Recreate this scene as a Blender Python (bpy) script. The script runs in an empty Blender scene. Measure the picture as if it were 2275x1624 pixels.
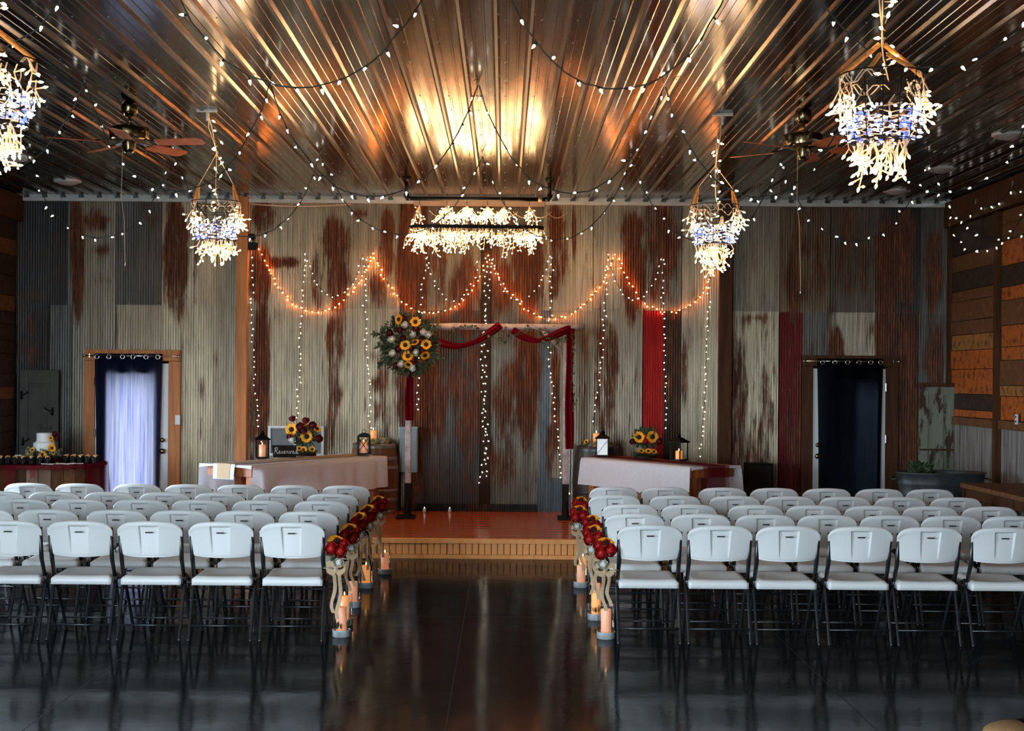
import bpy, math, random
from mathutils import Vector, Matrix
R = random.Random(11)
PI = math.pi
S = bpy.context.scene
COL = S.collection

# ------------------------------------------------------------------ camera
EYE, FPX = 1.88, 3160.0
ROLL = 0.0075
cam = bpy.data.cameras.new('camera')
cam.sensor_width = 36.0
cam.lens = FPX / 2275 * 36.0
cam.shift_x = (1137.5 - 1120) / 2275
cam.shift_y = (840 - 812) / 2275
cam.clip_end = 200
cam.dof.use_dof = True
cam.dof.focus_distance = 10.4
cam.dof.aperture_fstop = 5.6
cob = bpy.data.objects.new('camera', cam)
cob.location = (0, 0, EYE)
cob.rotation_euler = (Matrix.Rotation(PI / 2, 3, 'X') @ Matrix.Rotation(ROLL, 3, 'Z')).to_euler()
COL.objects.link(cob)
S.camera = cob

# ------------------------------------------------------------------ world, exposure
SKY = 43.0
w = bpy.data.worlds.new('sky')
w.use_nodes = True
bg = w.node_tree.nodes['Background']
bg.inputs['Color'].default_value = (0.70, 0.86, 1.0, 1)
bg.inputs['Strength'].default_value = SKY
S.world = w
S.view_settings.view_transform = 'Standard'
S.view_settings.look = 'None'
S.view_settings.exposure = 0.0
S.view_settings.gamma = 1.0
S.view_settings.use_curve_mapping = False
S.cycles.max_bounces = 8
S.cycles.diffuse_bounces = 3
S.cycles.glossy_bounces = 4
S.cycles.transmission_bounces = 6
S.cycles.transparent_max_bounces = 12
S.cycles.sample_clamp_indirect = 4.0
S.cycles.blur_glossy = 0.6
S.cycles.use_denoising = True


def portal(name, loc, rot, sx, sy):
    l = bpy.data.lights.new(name, 'AREA')
    l.shape = 'RECTANGLE'
    l.size, l.size_y = sx, sy
    l.cycles.is_portal = True
    o = bpy.data.objects.new(name, l)
    o.location, o.rotation_euler = loc, rot
    COL.objects.link(o)
    return o


# room extents
XL, XR, YB, YF, ZC = -6.15, 5.61, 17.95, -4.0, 4.15
# big open barn doors behind the photographer
OX0, OX1, OZ1 = -6.0, -3.1, 3.6
portal('daylight_portal', ((OX0 + OX1) / 2, YF + 0.02, OZ1 / 2), (PI / 2, 0, 0), OX1 - OX0, OZ1)


def point_px(px, py, Y):
    """world x,z of a photograph pixel taken at depth Y"""
    dx, dy = px - 1120, py - 840
    u, v = dx + ROLL * dy, dy - ROLL * dx
    return u * Y / FPX, EYE - v * Y / FPX


def P(px, py, Y):
    x, z = point_px(px, py, Y)
    return Vector((x, Y, z))


# ------------------------------------------------------------------ mesh builder
class MB:
    def __init__(s):
        s.v, s.f = [], []

    def add(s, vs, fs):
        n = len(s.v)
        s.v += [tuple(v) for v in vs]
        s.f += [tuple(i + n for i in f) for f in fs]
        return s

    def box(s, c, d, M=None):
        c = Vector(c)
        vs = []
        for i in range(8):
            p = Vector(((i & 1) - .5, ((i >> 1) & 1) - .5, ((i >> 2) & 1) - .5))
            p = Vector((p.x * d[0], p.y * d[1], p.z * d[2]))
            if M is not None:
                p = M @ p
            vs.append(c + p)
        return s.add(vs, [(0, 2, 3, 1), (4, 5, 7, 6), (0, 1, 5, 4), (2, 6, 7, 3), (0, 4, 6, 2), (1, 3, 7, 5)])

    def bx(s, x0, x1, y0, y1, z0, z1):
        return s.box(((x0 + x1) / 2, (y0 + y1) / 2, (z0 + z1) / 2), (x1 - x0, y1 - y0, z1 - z0))

    def tube(s, pts, r, n=6, cap=True, flat=1.0):
        pts = [Vector(p) for p in pts]
        rs = r if isinstance(r, (list, tuple)) else [r] * len(pts)
        vs, fs = [], []
        prev = None
        for i, p in enumerate(pts):
            t = (pts[min(i + 1, len(pts) - 1)] - pts[max(i - 1, 0)])
            if t.length < 1e-9:
                t = Vector((0, 0, 1))
            t.normalize()
            if prev is None:
                a = t.orthogonal().normalized()
            else:
                a = prev - t * prev.dot(t)
                a = a.normalized() if a.length > 1e-6 else t.orthogonal().normalized()
            prev = a
            b = t.cross(a)
            for k in range(n):
                q = 2 * PI * k / n
                vs.append(p + a * (math.cos(q) * rs[i]) + b * (math.sin(q) * rs[i] * flat))
        for i in range(len(pts) - 1):
            for k in range(n):
                fs.append((i * n + k, i * n + (k + 1) % n, (i + 1) * n + (k + 1) % n, (i + 1) * n + k))
        if cap:
            fs.append(tuple(range(n - 1, -1, -1)))
            m = (len(pts) - 1) * n
            fs.append(tuple(range(m, m + n)))
        return s.add(vs, fs)

    def lathe(s, prof, c=(0, 0, 0), n=16, M=None, cap=True, sx=1, sy=1):
        c = Vector(c)
        vs, fs = [], []
        for r, z in prof:
            for k in range(n):
                q = 2 * PI * k / n
                p = Vector((r * math.cos(q) * sx, r * math.sin(q) * sy, z))
                if M is not None:
                    p = M @ p
                vs.append(c + p)
        for i in range(len(prof) - 1):
            for k in range(n):
                fs.append((i * n + k, i * n + (k + 1) % n, (i + 1) * n + (k + 1) % n, (i + 1) * n + k))
        if cap:
            fs.append(tuple(range(n - 1, -1, -1)))
            m = (len(prof) - 1) * n
            fs.append(tuple(range(m, m + n)))
        return s.add(vs, fs)

    def ball(s, c, r, n=10, m=6, sc=(1, 1, 1), M=None):
        prof = [(max(1e-4, math.sin(PI * i / m)) * r, -math.cos(PI * i / m) * r) for i in range(m + 1)]
        vs0 = MB().lathe(prof, n=n)
        c = Vector(c)
        out = []
        for v in vs0.v:
            p = Vector((v[0] * sc[0], v[1] * sc[1], v[2] * sc[2]))
            if M is not None:
                p = M @ p
            out.append(c + p)
        return s.add(out, vs0.f)

    def grid(s, fn, nu, nv):
        vs = [fn(i / nu, j / nv) for j in range(nv + 1) for i in range(nu + 1)]
        fs = []
        for j in range(nv):
            for i in range(nu):
                a = j * (nu + 1) + i
                fs.append((a, a + 1, a + nu + 2, a + nu + 1))
        return s.add(vs, fs)

    def prism(s, poly, y0, y1):
        """polygon in xz pushed along y"""
        n = len(poly)
        vs = [(x, y0, z) for x, z in poly] + [(x, y1, z) for x, z in poly]
        fs = [tuple(range(n)), tuple(range(2 * n - 1, n - 1, -1))]
        fs += [(i, (i + 1) % n + 0, (i + 1) % n + n, i + n)[::-1] for i in range(n)]
        return s.add(vs, fs)

    def mesh(s, name, m, smooth=False):
        me = bpy.data.meshes.new(name)
        me.from_pydata(s.v, [], s.f)
        if smooth:
            me.polygons.foreach_set('use_smooth', [True] * len(me.polygons))
        me.materials.append(m)
        me.update()
        return me

    def build(s, name, m, parent=None, smooth=False, kind=None, label=None):
        return link(name, s.mesh(name, m, smooth), parent, kind=kind, label=label)


def link(name, me, parent=None, loc=None, rot=None, sc=None, kind=None, label=None):
    o = bpy.data.objects.new(name, me)
    COL.objects.link(o)
    if parent is not None:
        o.parent = parent
    if loc is not None:
        o.location = loc
    if rot is not None:
        o.rotation_euler = rot
    if sc is not None:
        o.scale = sc
    if kind:
        o['kind'] = kind
    if label:
        o['label'] = label
    return o


def tag(o, label, cat, group=None):
    o['label'], o['category'] = label, cat
    if group:
        o['group'] = group
    return o


def thing(name, label, cat, loc=(0, 0, 0), rz=0, group=None):
    o = bpy.data.objects.new(name, None)
    o.empty_display_size = .05
    COL.objects.link(o)
    o.location, o.rotation_euler = loc, (0, 0, rz)
    return tag(o, label, cat, group)


KIDS = {}


def dup(root, loc, rz=None, label=None, group=None):
    r = root.copy()
    COL.objects.link(r)
    r.location = loc
    if rz is not None:
        r.rotation_euler = (0, 0, rz)
    if label:
        r['label'] = label
    if group:
        r['group'] = group
    for ch in list(root.children):
        c = ch.copy()
        COL.objects.link(c)
        c.parent = r
        for g in list(ch.children):
            d = g.copy()
            COL.objects.link(d)
            d.parent = c
    return r


def bevel(o, wd, seg=2):
    m = o.modifiers.new('edge', 'BEVEL')
    m.width, m.segments, m.limit_method = wd, seg, 'ANGLE'
    return o


# ------------------------------------------------------------------ materials
def nodes_of(m):
    m.use_nodes = True
    t = m.node_tree
    return t, t.nodes, t.links, t.nodes['Principled BSDF']


def noise(t, scale, stretch=(1, 1, 1), detail=4, rough=.6, coord='Object'):
    tc = t.nodes.new('ShaderNodeTexCoord')
    mp = t.nodes.new('ShaderNodeMapping')
    mp.inputs['Scale'].default_value = stretch
    n = t.nodes.new('ShaderNodeTexNoise')
    n.inputs['Scale'].default_value = scale
    n.inputs['Detail'].default_value = detail
    n.inputs['Roughness'].default_value = rough
    t.links.new(tc.outputs[coord], mp.inputs['Vector'])
    t.links.new(mp.outputs['Vector'], n.inputs['Vector'])
    return n.outputs['Fac']


def ramp(t, fac, stops):
    r = t.nodes.new('ShaderNodeValToRGB')
    els = r.color_ramp.elements
    while len(els) < len(stops):
        els.new(.5)
    for e, (p, c) in zip(els, stops):
        e.position = p
        e.color = (c[0], c[1], c[2], 1)
    t.links.new(fac, r.inputs['Fac'])
    return r.outputs['Color']


def mat(name, col, rough=.5, metal=0.0, var=0.0, nscale=6, stretch=(1, 1, 1), col2=None, bump=0.0, bscale=None, edge=(.32, .68),
        bdist=.01, emit=None, estr=0.0, spec=.5, sample=None, rvar=0.0):
    m = bpy.data.materials.new(name)
    t, N, L, b = nodes_of(m)
    b.inputs['Base Color'].default_value = (*col, 1)
    b.inputs['Roughness'].default_value = rough
    b.inputs['Metallic'].default_value = metal
    b.inputs['Specular IOR Level'].default_value = spec
    if var or col2:
        f = noise(t, nscale, stretch)
        c1 = tuple(max(0, c * (1 - var)) for c in col)
        c2 = col2 or tuple(min(1, c * (1 + var)) for c in col)
        L.new(ramp(t, f, [(edge[0], c1), (edge[1], c2)]), b.inputs['Base Color'])
        if rvar:
            mr = N.new('ShaderNodeMapRange')
            mr.inputs['To Min'].default_value = rough - rvar
            mr.inputs['To Max'].default_value = rough + rvar
            L.new(f, mr.inputs['Value'])
            L.new(mr.outputs['Result'], b.inputs['Roughness'])
    if bump:
        f = noise(t, bscale or nscale * 4, stretch)
        bn = N.new('ShaderNodeBump')
        bn.inputs['Strength'].default_value = bump
        bn.inputs['Distance'].default_value = bdist
        L.new(f, bn.inputs['Height'])
        L.new(bn.outputs['Normal'], b.inputs['Normal'])
    if emit:
        b.inputs['Emission Color'].default_value = (*emit, 1)
        b.inputs['Emission Strength'].default_value = estr
    if sample:
        m.cycles.emission_sampling = sample
    return m


def glass(name, tint=(1, 1, 1), refl=.12, rough=.03):
    """thin pane: mostly clear with a Fresnel sheen, lets daylight through"""
    m = bpy.data.materials.new(name)
    m.use_nodes = True
    t = m.node_tree
    t.nodes.clear()
    out = t.nodes.new('ShaderNodeOutputMaterial')
    tr = t.nodes.new('ShaderNodeBsdfTransparent')
    tr.inputs['Color'].default_value = (*tint, 1)
    gl = t.nodes.new('ShaderNodeBsdfGlossy')
    gl.inputs['Roughness'].default_value = rough
    lw = t.nodes.new('ShaderNodeLayerWeight')
    lw.inputs['Blend'].default_value = refl
    mx = t.nodes.new('ShaderNodeMixShader')
    ml = t.nodes.new('ShaderNodeMath')
    ml.operation = 'MULTIPLY'
    ml.inputs[1].default_value = .45
    t.links.new(lw.outputs['Fresnel'], ml.inputs[0])
    t.links.new(ml.outputs[0], mx.inputs['Fac'])
    t.links.new(tr.outputs['BSDF'], mx.inputs[1])
    t.links.new(gl.outputs['BSDF'], mx.inputs[2])
    t.links.new(mx.outputs['Shader'], out.inputs['Surface'])
    return m


def cloth(name, col, trans, wt, var=.0, nscale=40, stretch=(1, 1, 1), alpha=None, shade2=None):
    """woven cloth: diffuse front plus light coming through; alpha for open tulle"""
    m = bpy.data.materials.new(name)
    m.use_nodes = True
    t = m.node_tree
    t.nodes.clear()
    out = t.nodes.new('ShaderNodeOutputMaterial')
    d = t.nodes.new('ShaderNodeBsdfDiffuse')
    d.inputs['Color'].default_value = (*col, 1)
    tl = t.nodes.new('ShaderNodeBsdfTranslucent')
    tl.inputs['Color'].default_value = (*trans, 1)
    if var:
        f = noise(t, nscale, stretch)
        t.links.new(ramp(t, f, [(.3, [c * (1 - var) for c in col]), (.7, [min(1, c * (1 + var)) for c in col])]), d.inputs['Color'])
        f2 = noise(t, nscale * .8, stretch)
        t.links.new(ramp(t, f2, [(.3, [c * (1 - var) for c in trans]), (.7, shade2 or [min(1, c * (1 + var)) for c in trans])]), tl.inputs['Color'])
    mx = t.nodes.new('ShaderNodeMixShader')
    mx.inputs['Fac'].default_value = wt
    t.links.new(d.outputs['BSDF'], mx.inputs[1])
    t.links.new(tl.outputs['BSDF'], mx.inputs[2])
    last = mx.outputs['Shader']
    if alpha is not None:
        tp = t.nodes.new('ShaderNodeBsdfTransparent')
        m2 = t.nodes.new('ShaderNodeMixShader')
        m2.inputs['Fac'].default_value = alpha
        t.links.new(tp.outputs['BSDF'], m2.inputs[1])
        t.links.new(last, m2.inputs[2])
        last = m2.outputs['Shader']
    t.links.new(last, out.inputs['Surface'])
    return m


def corrugated():
    m = bpy.data.materials.new('weathered_corrugated_steel')
    t, N, L, b = nodes_of(m)
    at = N.new('ShaderNodeAttribute')
    at.attribute_name = 'tint'
    ar = N.new('ShaderNodeAttribute')
    ar.attribute_name = 'rust'
    n1 = noise(t, 2.6, (4, 1, 1.0), 6, .7)
    n2 = noise(t, 10.0, (7, 1, .28), 5, .7)

    def math_(op, a, bb, clamp=False):
        q = N.new('ShaderNodeMath')
        q.operation = op
        q.use_clamp = clamp
        for i, x in enumerate((a, bb)):
            if isinstance(x, (int, float)):
                q.inputs[i].default_value = x
            else:
                L.new(x, q.inputs[i])
        return q.outputs[0]
    nn = math_('ADD', math_('MULTIPLY', n1, .5), math_('MULTIPLY', n2, .5))
    k = math_('ADD', ar.outputs['Fac'], math_('MULTIPLY', math_('SUBTRACT', nn, .5), 3.0))
    mask = N.new('ShaderNodeMapRange')
    mask.interpolation_type = 'SMOOTHSTEP'
    mask.inputs['From Min'].default_value = .28
    mask.inputs['From Max'].default_value = .68
    L.new(k, mask.inputs['Value'])
    # zinc: tint broken up by streaks
    zs = ramp(t, noise(t, 4.0, (9, 1, .35), 5, .7), [(.3, (.50, .49, .47)), (.72, (1.2, 1.14, 1.04))])
    mz = N.new('ShaderNodeMix')
    mz.data_type, mz.blend_type = 'RGBA', 'MULTIPLY'
    mz.inputs['Factor'].default_value = 1
    L.new(at.outputs['Color'], mz.inputs['A'])
    L.new(zs, mz.inputs['B'])
    rc = ramp(t, noise(t, 5.0, (7, 1, .8), 6, .7), [(.3, (.026, .007, .003)), (.52, (.13, .033, .008)), (.75, (.36, .11, .024))])
    mr = N.new('ShaderNodeMix')
    mr.data_type = 'RGBA'
    L.new(mask.outputs['Result'], mr.inputs['Factor'])
    L.new(mz.outputs['Result'], mr.inputs['A'])
    L.new(rc, mr.inputs['B'])
    L.new(mr.outputs['Result'], b.inputs['Base Color'])
    L.new(math_('MULTIPLY', math_('SUBTRACT', 1.0, mask.outputs['Result']), .72), b.inputs['Metallic'])
    L.new(math_('ADD', math_('MULTIPLY', mask.outputs['Result'], .30), .32), b.inputs['Roughness'])
    return m


def ceiling_steel():
    m = bpy.data.materials.new('glossy_ceiling_steel')
    t, N, L, b = nodes_of(m)
    b.inputs['Metallic'].default_value = 1
    L.new(ramp(t, noise(t, 1.2, (2, .4, 1)), [(.3, (.125, .112, .095)), (.7, (.17, .153, .13))]), b.inputs['Base Color'])
    b.inputs['Roughness'].default_value = .145
    f = noise(t, 2.2, (2.0, .9, 1), 2, .5)
    f2 = noise(t, 16, (1.0, .5, 1), 2, .5)
    ad = N.new('ShaderNodeMath')
    ad.operation = 'MULTIPLY_ADD'
    L.new(f2, ad.inputs[0])
    ad.inputs[1].default_value = .12
    fl = N.new('ShaderNodeMath')
    fl.operation = 'MULTIPLY'
    fl.inputs[1].default_value = .45
    L.new(f, fl.inputs[0])
    L.new(fl.outputs[0], ad.inputs[2])
    bn = N.new('ShaderNodeBump')
    bn.inputs['Strength'].default_value = .22
    bn.inputs['Distance'].default_value = .010
    L.new(ad.outputs[0], bn.inputs['Height'])
    L.new(bn.outputs['Normal'], b.inputs['Normal'])
    return m


def polished_concrete():
    m = bpy.data.materials.new('polished_dark_concrete')
    t, N, L, b = nodes_of(m)
    f = noise(t, .9, (1, 1, 1), 7, .65)
    L.new(ramp(t, f, [(.3, (.006, .008, .009)), (.62, (.014, .017, .018)), (.8, (.03, .034, .035))]), b.inputs['Base Color'])
    f2 = noise(t, 2.2, (1, 1, 1), 6, .7)
    mr = N.new('ShaderNodeMapRange')
    mr.inputs['From Min'].default_value, mr.inputs['From Max'].default_value = .3, .75
    mr.inputs['To Min'].default_value, mr.inputs['To Max'].default_value = .075, .16
    L.new(f2, mr.inputs['Value'])
    L.new(mr.outputs['Result'], b.inputs['Roughness'])
    bn = N.new('ShaderNodeBump')
    bn.inputs['Strength'].default_value = .12
    bn.inputs['Distance'].default_value = .01
    L.new(noise(t, 5, (1, 1, 1), 3), bn.inputs['Height'])
    L.new(bn.outputs['Normal'], b.inputs['Normal'])
    b.inputs['Specular IOR Level'].default_value = .25
    # worn sealer: only part of the surface still mirrors
    df = N.new('ShaderNodeBsdfDiffuse')
    df.inputs['Color'].default_value = (.012, .015, .017, 1)
    mx = N.new('ShaderNodeMixShader')
    wr = N.new('ShaderNodeMapRange')
    wr.inputs['From Min'].default_value, wr.inputs['From Max'].default_value = .3, .7
    wr.inputs['To Min'].default_value, wr.inputs['To Max'].default_value = .36, .62
    L.new(noise(t, 1.1, (1, 1, 1), 6, .7), wr.inputs['Value'])
    L.new(wr.outputs['Result'], mx.inputs['Fac'])
    L.new(b.outputs['BSDF'], mx.inputs[1])
    L.new(df.outputs['BSDF'], mx.inputs[2])
    L.new(mx.outputs['Shader'], N['Material Output'].inputs['Surface'])
    return m


M = dict(
    vent_grey=mat('vent_grey_paint', (.24, .25, .25), .5),
    batten=mat('dark_centre_batten', (.030, .014, .006), .7, spec=.2, var=.3),
    rib=mat('dull_rib_steel', (.25, .23, .19), .32, 1.0), corr=corrugated(), ceil=ceiling_steel(), floor=polished_concrete(),
    groove=mat('floor_joint_dark', (.006, .007, .007), .8),
    white_trim=mat('white_painted_trim', (.62, .62, .58), .5, var=.12, nscale=9),
    plastic=mat('white_chair_plastic', (.80, .80, .78), .42, var=.02, nscale=3),
    chair_steel=mat('black_chair_steel', (.012, .014, .016), .32, .0, spec=.6),
    slot=mat('dark_slot', (.01, .01, .012), .7),
    cedar=mat('orange_cedar', (.66, .22, .032), .55, col2=(.36, .10, .015), nscale=3, stretch=(6, 6, .5), bump=.15),
    brown=mat('dark_brown_timber', (.040, .015, .005), .65, col2=(.095, .036, .011), nscale=3, stretch=(6, 6, .5), bump=.15, spec=.25),
    plank_a=mat('plank_orange', (.42, .105, .015), .6, col2=(.13, .032, .007), nscale=5, stretch=(1, 2.2, 2.2), bump=.3, edge=(.50, .64)),
    plank_b=mat('plank_honey', (.34, .15, .038), .6, col2=(.10, .04, .012), nscale=5, stretch=(1, 2.2, 2.2), bump=.3, edge=(.50, .64)),
    plank_c=mat('plank_dark', (.025, .014, .009), .7, col2=(.06, .03, .016), nscale=5, stretch=(1, 2.2, 2.2), bump=.3, edge=(.50, .64)),
    plank_d=mat('plank_brown', (.12, .05, .018), .6, col2=(.20, .085, .03), nscale=5, stretch=(1, 2.2, 2.2), bump=.3, edge=(.50, .64)),
    barn_grey=mat('grey_barn_board', (.25, .24, .225), .8, col2=(.07, .06, .055), nscale=4, stretch=(3, 7, .35), bump=.3, edge=(.42, .66)),
    stage=mat('red_varnished_deck', (.36, .058, .010), .2, col2=(.55, .12, .02), nscale=3, stretch=(.6, 8, 8)),
    stage_face=mat('honey_stage_board', (1.0, .44, .13), .45, col2=(.92, .31, .06), nscale=5, stretch=(2, 2, 1), bump=.1),
    birch=mat('pale_birch_log', (.55, .42, .39), .7, col2=(.30, .21, .19), nscale=6, stretch=(2, 2, 2), bump=.25),
    dark_wood=mat('near_black_wood', (.012, .007, .005), .7, var=.3, spec=.15),
    black=mat('black_metal', (.003, .003, .0033), .5, 0, spec=.12),
    pipe=mat('black_iron_pipe', (.012, .011, .010), .35, .6),
    galv=mat('galvanised_metal', (.48, .51, .52), .45, .25, var=.25, nscale=20, bump=.2, bscale=60),
    galv_dark=mat('dull_galvanised_tub', (.062, .072, .072), .5, .5, var=.3, nscale=8),
    brass=mat('antique_brass', (.30, .22, .12), .2, 1.0, var=.2),
    chrome=mat('chrome', (.7, .68, .62), .15, 1.0),
    blade=mat('fan_blade_walnut', (.5, .13, .045), .4, var=.3, nscale=6),
    white_p=mat('white_paint', (.75, .76, .74), .4),
    old_paint=mat('old_grey_green_paint', (.052, .050, .036), .6, var=.2, nscale=5),
    chipped=mat('chipped_sage_paint', (.20, .215, .16), .65, col2=(.05, .02, .010), nscale=3.2, stretch=(2, 1, .7), bump=.3, edge=(.53, .59)),
    wire_w=mat('cream_light_cord', (.85, .64, .42), .5),
    wire_g=mat('dark_green_cord', (.008, .013, .011), .6),
    rope=mat('orange_twisted_rope', (.50, .20, .04), .8, var=.4, nscale=60, bump=.5),
    warm=mat('warm_bulb_glow', (.9, .8, .6), .3, emit=(1, .60, .27), estr=100),
    warm_big=mat('warm_icicle_glow', (.9, .8, .6), .3, emit=(1, .62, .30), estr=38),
    cool=mat('cool_bulb_glow', (.8, .9, 1), .3, emit=(.62, .74, 1.0), estr=14),
    blue=mat('blue_bulb_glow', (.1, .2, .9), .3, emit=(.02, .06, .75), estr=1.0, sample='NONE'),
    led=mat('white_bulb_glow', (.9, .9, .85), .3, emit=(1, .93, .82), estr=4.5, sample='NONE'),
    pinp=mat('white_wall_bulb_glow', (.9, .9, .85), .3, emit=(1, .88, .72), estr=14),
    orange=mat('orange_rope_bulb_glow', (.9, .5, .3), .3, emit=(1, .25, .04), estr=230),
    candle=mat('glowing_peach_wax', (.85, .50, .34), .5, emit=(1, .34, .13), estr=.35),
    candle_o=mat('glowing_orange_wax', (.85, .45, .2), .5, emit=(1, .34, .07), estr=.55),
    flame=mat('candle_flame_glow', (1, .7, .3), .5, emit=(1, .55, .18), estr=12),
    glass=glass('clear_glass'),
    sheen=glass('vase_glass', (.96, .97, .97), .26, .05),
    frosted=mat('frosted_pane_daylight_glow', (.86, .88, .88), .6, emit=(.9, .95, 1), estr=.25),  # emission stands in for daylight caught by the pane
    linen=cloth('white_linen', (.90, .88, .91), (.75, .74, .8), .4, .05, 30),
    lace=cloth('white_lace', (.78, .76, .76), (.6, .6, .6), .3, .1, 90),
    burlap=cloth('natural_burlap', (.64, .46, .29), (.3, .2, .1), .25, .2, 160),
    maroon=cloth('burgundy_chiffon', (.16, .006, .012), (.16, .006, .01), .4, .25, 12, (3, 3, .5)),
    tulle=cloth('burgundy_tulle', (.20, .012, .024), (.22, .02, .03), .4, .2, 20, alpha=.55),
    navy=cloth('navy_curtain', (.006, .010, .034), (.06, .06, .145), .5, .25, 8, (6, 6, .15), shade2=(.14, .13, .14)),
    navy2=cloth('navy_curtain_shaded', (.0035, .0045, .007), (.045, .052, .075), .5, .2, 8, (6, 6, .15)),  # darker copy of the navy curtain, its weaker daylight put into the colour
    petal=mat('sunflower_petal', (1.0, .52, .02), .6, col2=(.98, .34, .01), nscale=14),
    seed=mat('sunflower_centre', (.018, .008, .004), .9, bump=.4, bscale=150),
    red=mat('red_silk_petal', (.62, .018, .012), .6, col2=(.32, .006, .006), nscale=18),
    burg=mat('burgundy_petal', (.10, .004, .010), .6, col2=(.20, .008, .015), nscale=18),
    ivory=mat('ivory_petal', (.80, .78, .70), .6, var=.08, nscale=20),
    leaf=mat('dark_green_leaf', (.022, .045, .018), .55, col2=(.06, .09, .035), nscale=14),
    sage=mat('sage_leaf', (.16, .19, .11), .6, col2=(.28, .30, .18), nscale=14),
    icing=mat('white_icing', (.86, .85, .81), .5, bump=.1, bscale=30),
    cup=mat('black_paper_cup', (.006, .006, .007), .5, spec=.25),
    treat=mat('orange_treat', (.80, .42, .17), .6, var=.3, nscale=20),
    card=mat('pale_card', (.80, .70, .68), .7),
    oak=mat('oak_barrel_stave', (.20, .075, .03), .5, col2=(.11, .04, .017), nscale=5, stretch=(3, 3, .5)),
    oak_dark=mat('dark_barrel_stave', (.030, .018, .013), .5, var=.4, nscale=5, stretch=(3, 3, .5)),
    hoop=mat('barrel_hoop_steel', (.30, .29, .27), .35, .8),
    hoop_dark=mat('dark_barrel_hoop', (.06, .06, .06), .4, .7),
    table_red=mat('table_red_pine', (.42, .13, .035), .5, col2=(.20, .05, .012), nscale=4, stretch=(4, 4, .6)),
    outdoors=mat('light_blocker_board', (.03, .035, .05), .8),
    tan=mat('tan_canvas', (.28, .15, .06), .9, var=.2, nscale=60),
    red_tag=mat('red_marker', (.5, .02, .015), .5),
)


# ================================================================== SETTING
def struct(name, mb, m, parent=None, smooth=False):
    o = mb.build(name, m, parent, smooth)
    if parent is None:
        o['kind'] = 'structure'
    return o


# ---- floor with sawn joints
floor = struct('floor', MB().bx(XL - .2, XR + .2, YF - .1, YB + .2, -.15, 0), M['floor'])
for x in (-2.53, -.30, 2.02, 4.3):
    MB().bx(x - .003, x + .003, YF, YB, 0, .0008).build('joint', M['groove'], floor)
for y in (6.2, 11.2, 16.2):
    MB().bx(XL, XR, y - .003, y + .003, 0, .0008).build('joint', M['groove'], floor)

# ---- ceiling: ribbed steel panels, one object each
ceiling = struct('ceiling', MB().bx(XL - .2, XR + .2, YF - .1, YB + .2, ZC + .03, ZC + .15), M['ceil'])
RIB = .2286
x0 = -6.014 - RIB
k = 0
while x0 < XR:
    poly = []
    for q in range(4):
        xr = x0 + q * RIB
        pts = [(-.026, 0), (-.010, -.019), (.010, -.019), (.026, 0), (.068, 0), (.072, -.004), (.084, -.004), (.088, 0),
               (.140, 0), (.144, -.004), (.156, -.004), (.160, 0)]
        poly += [(xr + a, ZC + b) for a, b in pts]
    poly.append((x0 + 4 * RIB - .028, ZC))
    poly = [(min(max(a, XL), XR), b) for a, b in poly]
    mb = MB()
    n = len(poly)
    ys = [YF, 6, 12, YB]
    vs = [(a, y, b) for y in ys for a, b in poly]
    fs = [(j * n + i, (j + 1) * n + i, (j + 1) * n + i + 1, j * n + i + 1) for j in range(len(ys) - 1) for i in range(n - 1)]
    po = mb.add(vs, fs).build('panel', M['ceil'], ceiling)
    po.data.materials.append(M['rib'])
    for q, f in enumerate(fs):
        if abs(vs[f[0]][2] - (ZC - .019)) < 1e-6 and abs(vs[f[3]][2] - (ZC - .019)) < 1e-6:
            po.data.polygons[q].material_index = 1
    x0 += 4 * RIB
mb = MB()
for j in range(17):
    y = 8.4 + j * .61
    for i in range(50):
        mb.lathe([(.004, 0), (.007, .004)], (-6.014 + (i + .27) * RIB, y, ZC - .005), 6)
mb.build('screw', M['galv'], ceiling, kind='stuff')

# ---- stage-end wall of salvaged corrugated sheets
SW = FPX / YB
wall_back = struct('wall_back', MB().bx(XL - .2, XR + .2, YB + .04, YB + .2, 0, ZC + .1), M['dark_wood'])
# openings for the two doors are only in front of this backing; the daylit one is cut below


def wpx(x, z):
    u, v = x * SW, (EYE - z) * SW
    return 1120 + u - ROLL * v, 840 + v + ROLL * u


G1, G2, G3 = (.40, .355, .28), (.27, .248, .205), (.125, .123, .115)  # metal tones, with the lit centre and dimmer wall sides put in
GD, GB, GW = (.045, .047, .049), (.165, .185, .20), (.50, .445, .345)
RED = (.36, .010, .006)
DB = (.05, .028, .018)
# sheets: photograph columns, rows
UP = [(30, 150, GD), (150, 166, GB), (166, 256, G2), (256, 361, G3), (361, 472, GW), (472, 556, G1), (556, 665, GW), (665, 768, GW), (768, 888, G1),
      (888, 948, (.10, .05, .035)), (948, 1067, G2), (1090, 1206, G2), (1206, 1316, GW), (1316, 1378, GW), (1378, 1430, G1), (1430, 1512, G2),
      (1512, 1602, GW), (1602, 1728, G2), (1728, 1842, (.16, .12, .085)), (1842, 1952, (.12, .10, .08)), (1952, 2042, GD), (2042, 2112, G3)]
LO = [(30, 110, GD), (110, 160, (.12, .125, .125)), (160, 258, G2), (258, 362, G1), (362, 470, GW), (470, 556, G1), (556, 592, G1), (592, 768, GW), (768, 888, GW), (888, 1000, (.17, .14, .12)),
      (1000, 1067, G3), (1090, 1200, G2), (1200, 1222, GB), (1222, 1320, G1), (1320, 1428, G1), (1428, 1474, RED), (1474, 1512, DB), (1512, 1604, GW), (1604, 1730, GW),
      (1730, 1782, (.12, .006, .006)), (1782, 1846, G3), (1846, 1944, G1), (1944, 2040, (.035, .024, .018)), (2040, 2112, (.10, .10, .09))]
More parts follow.
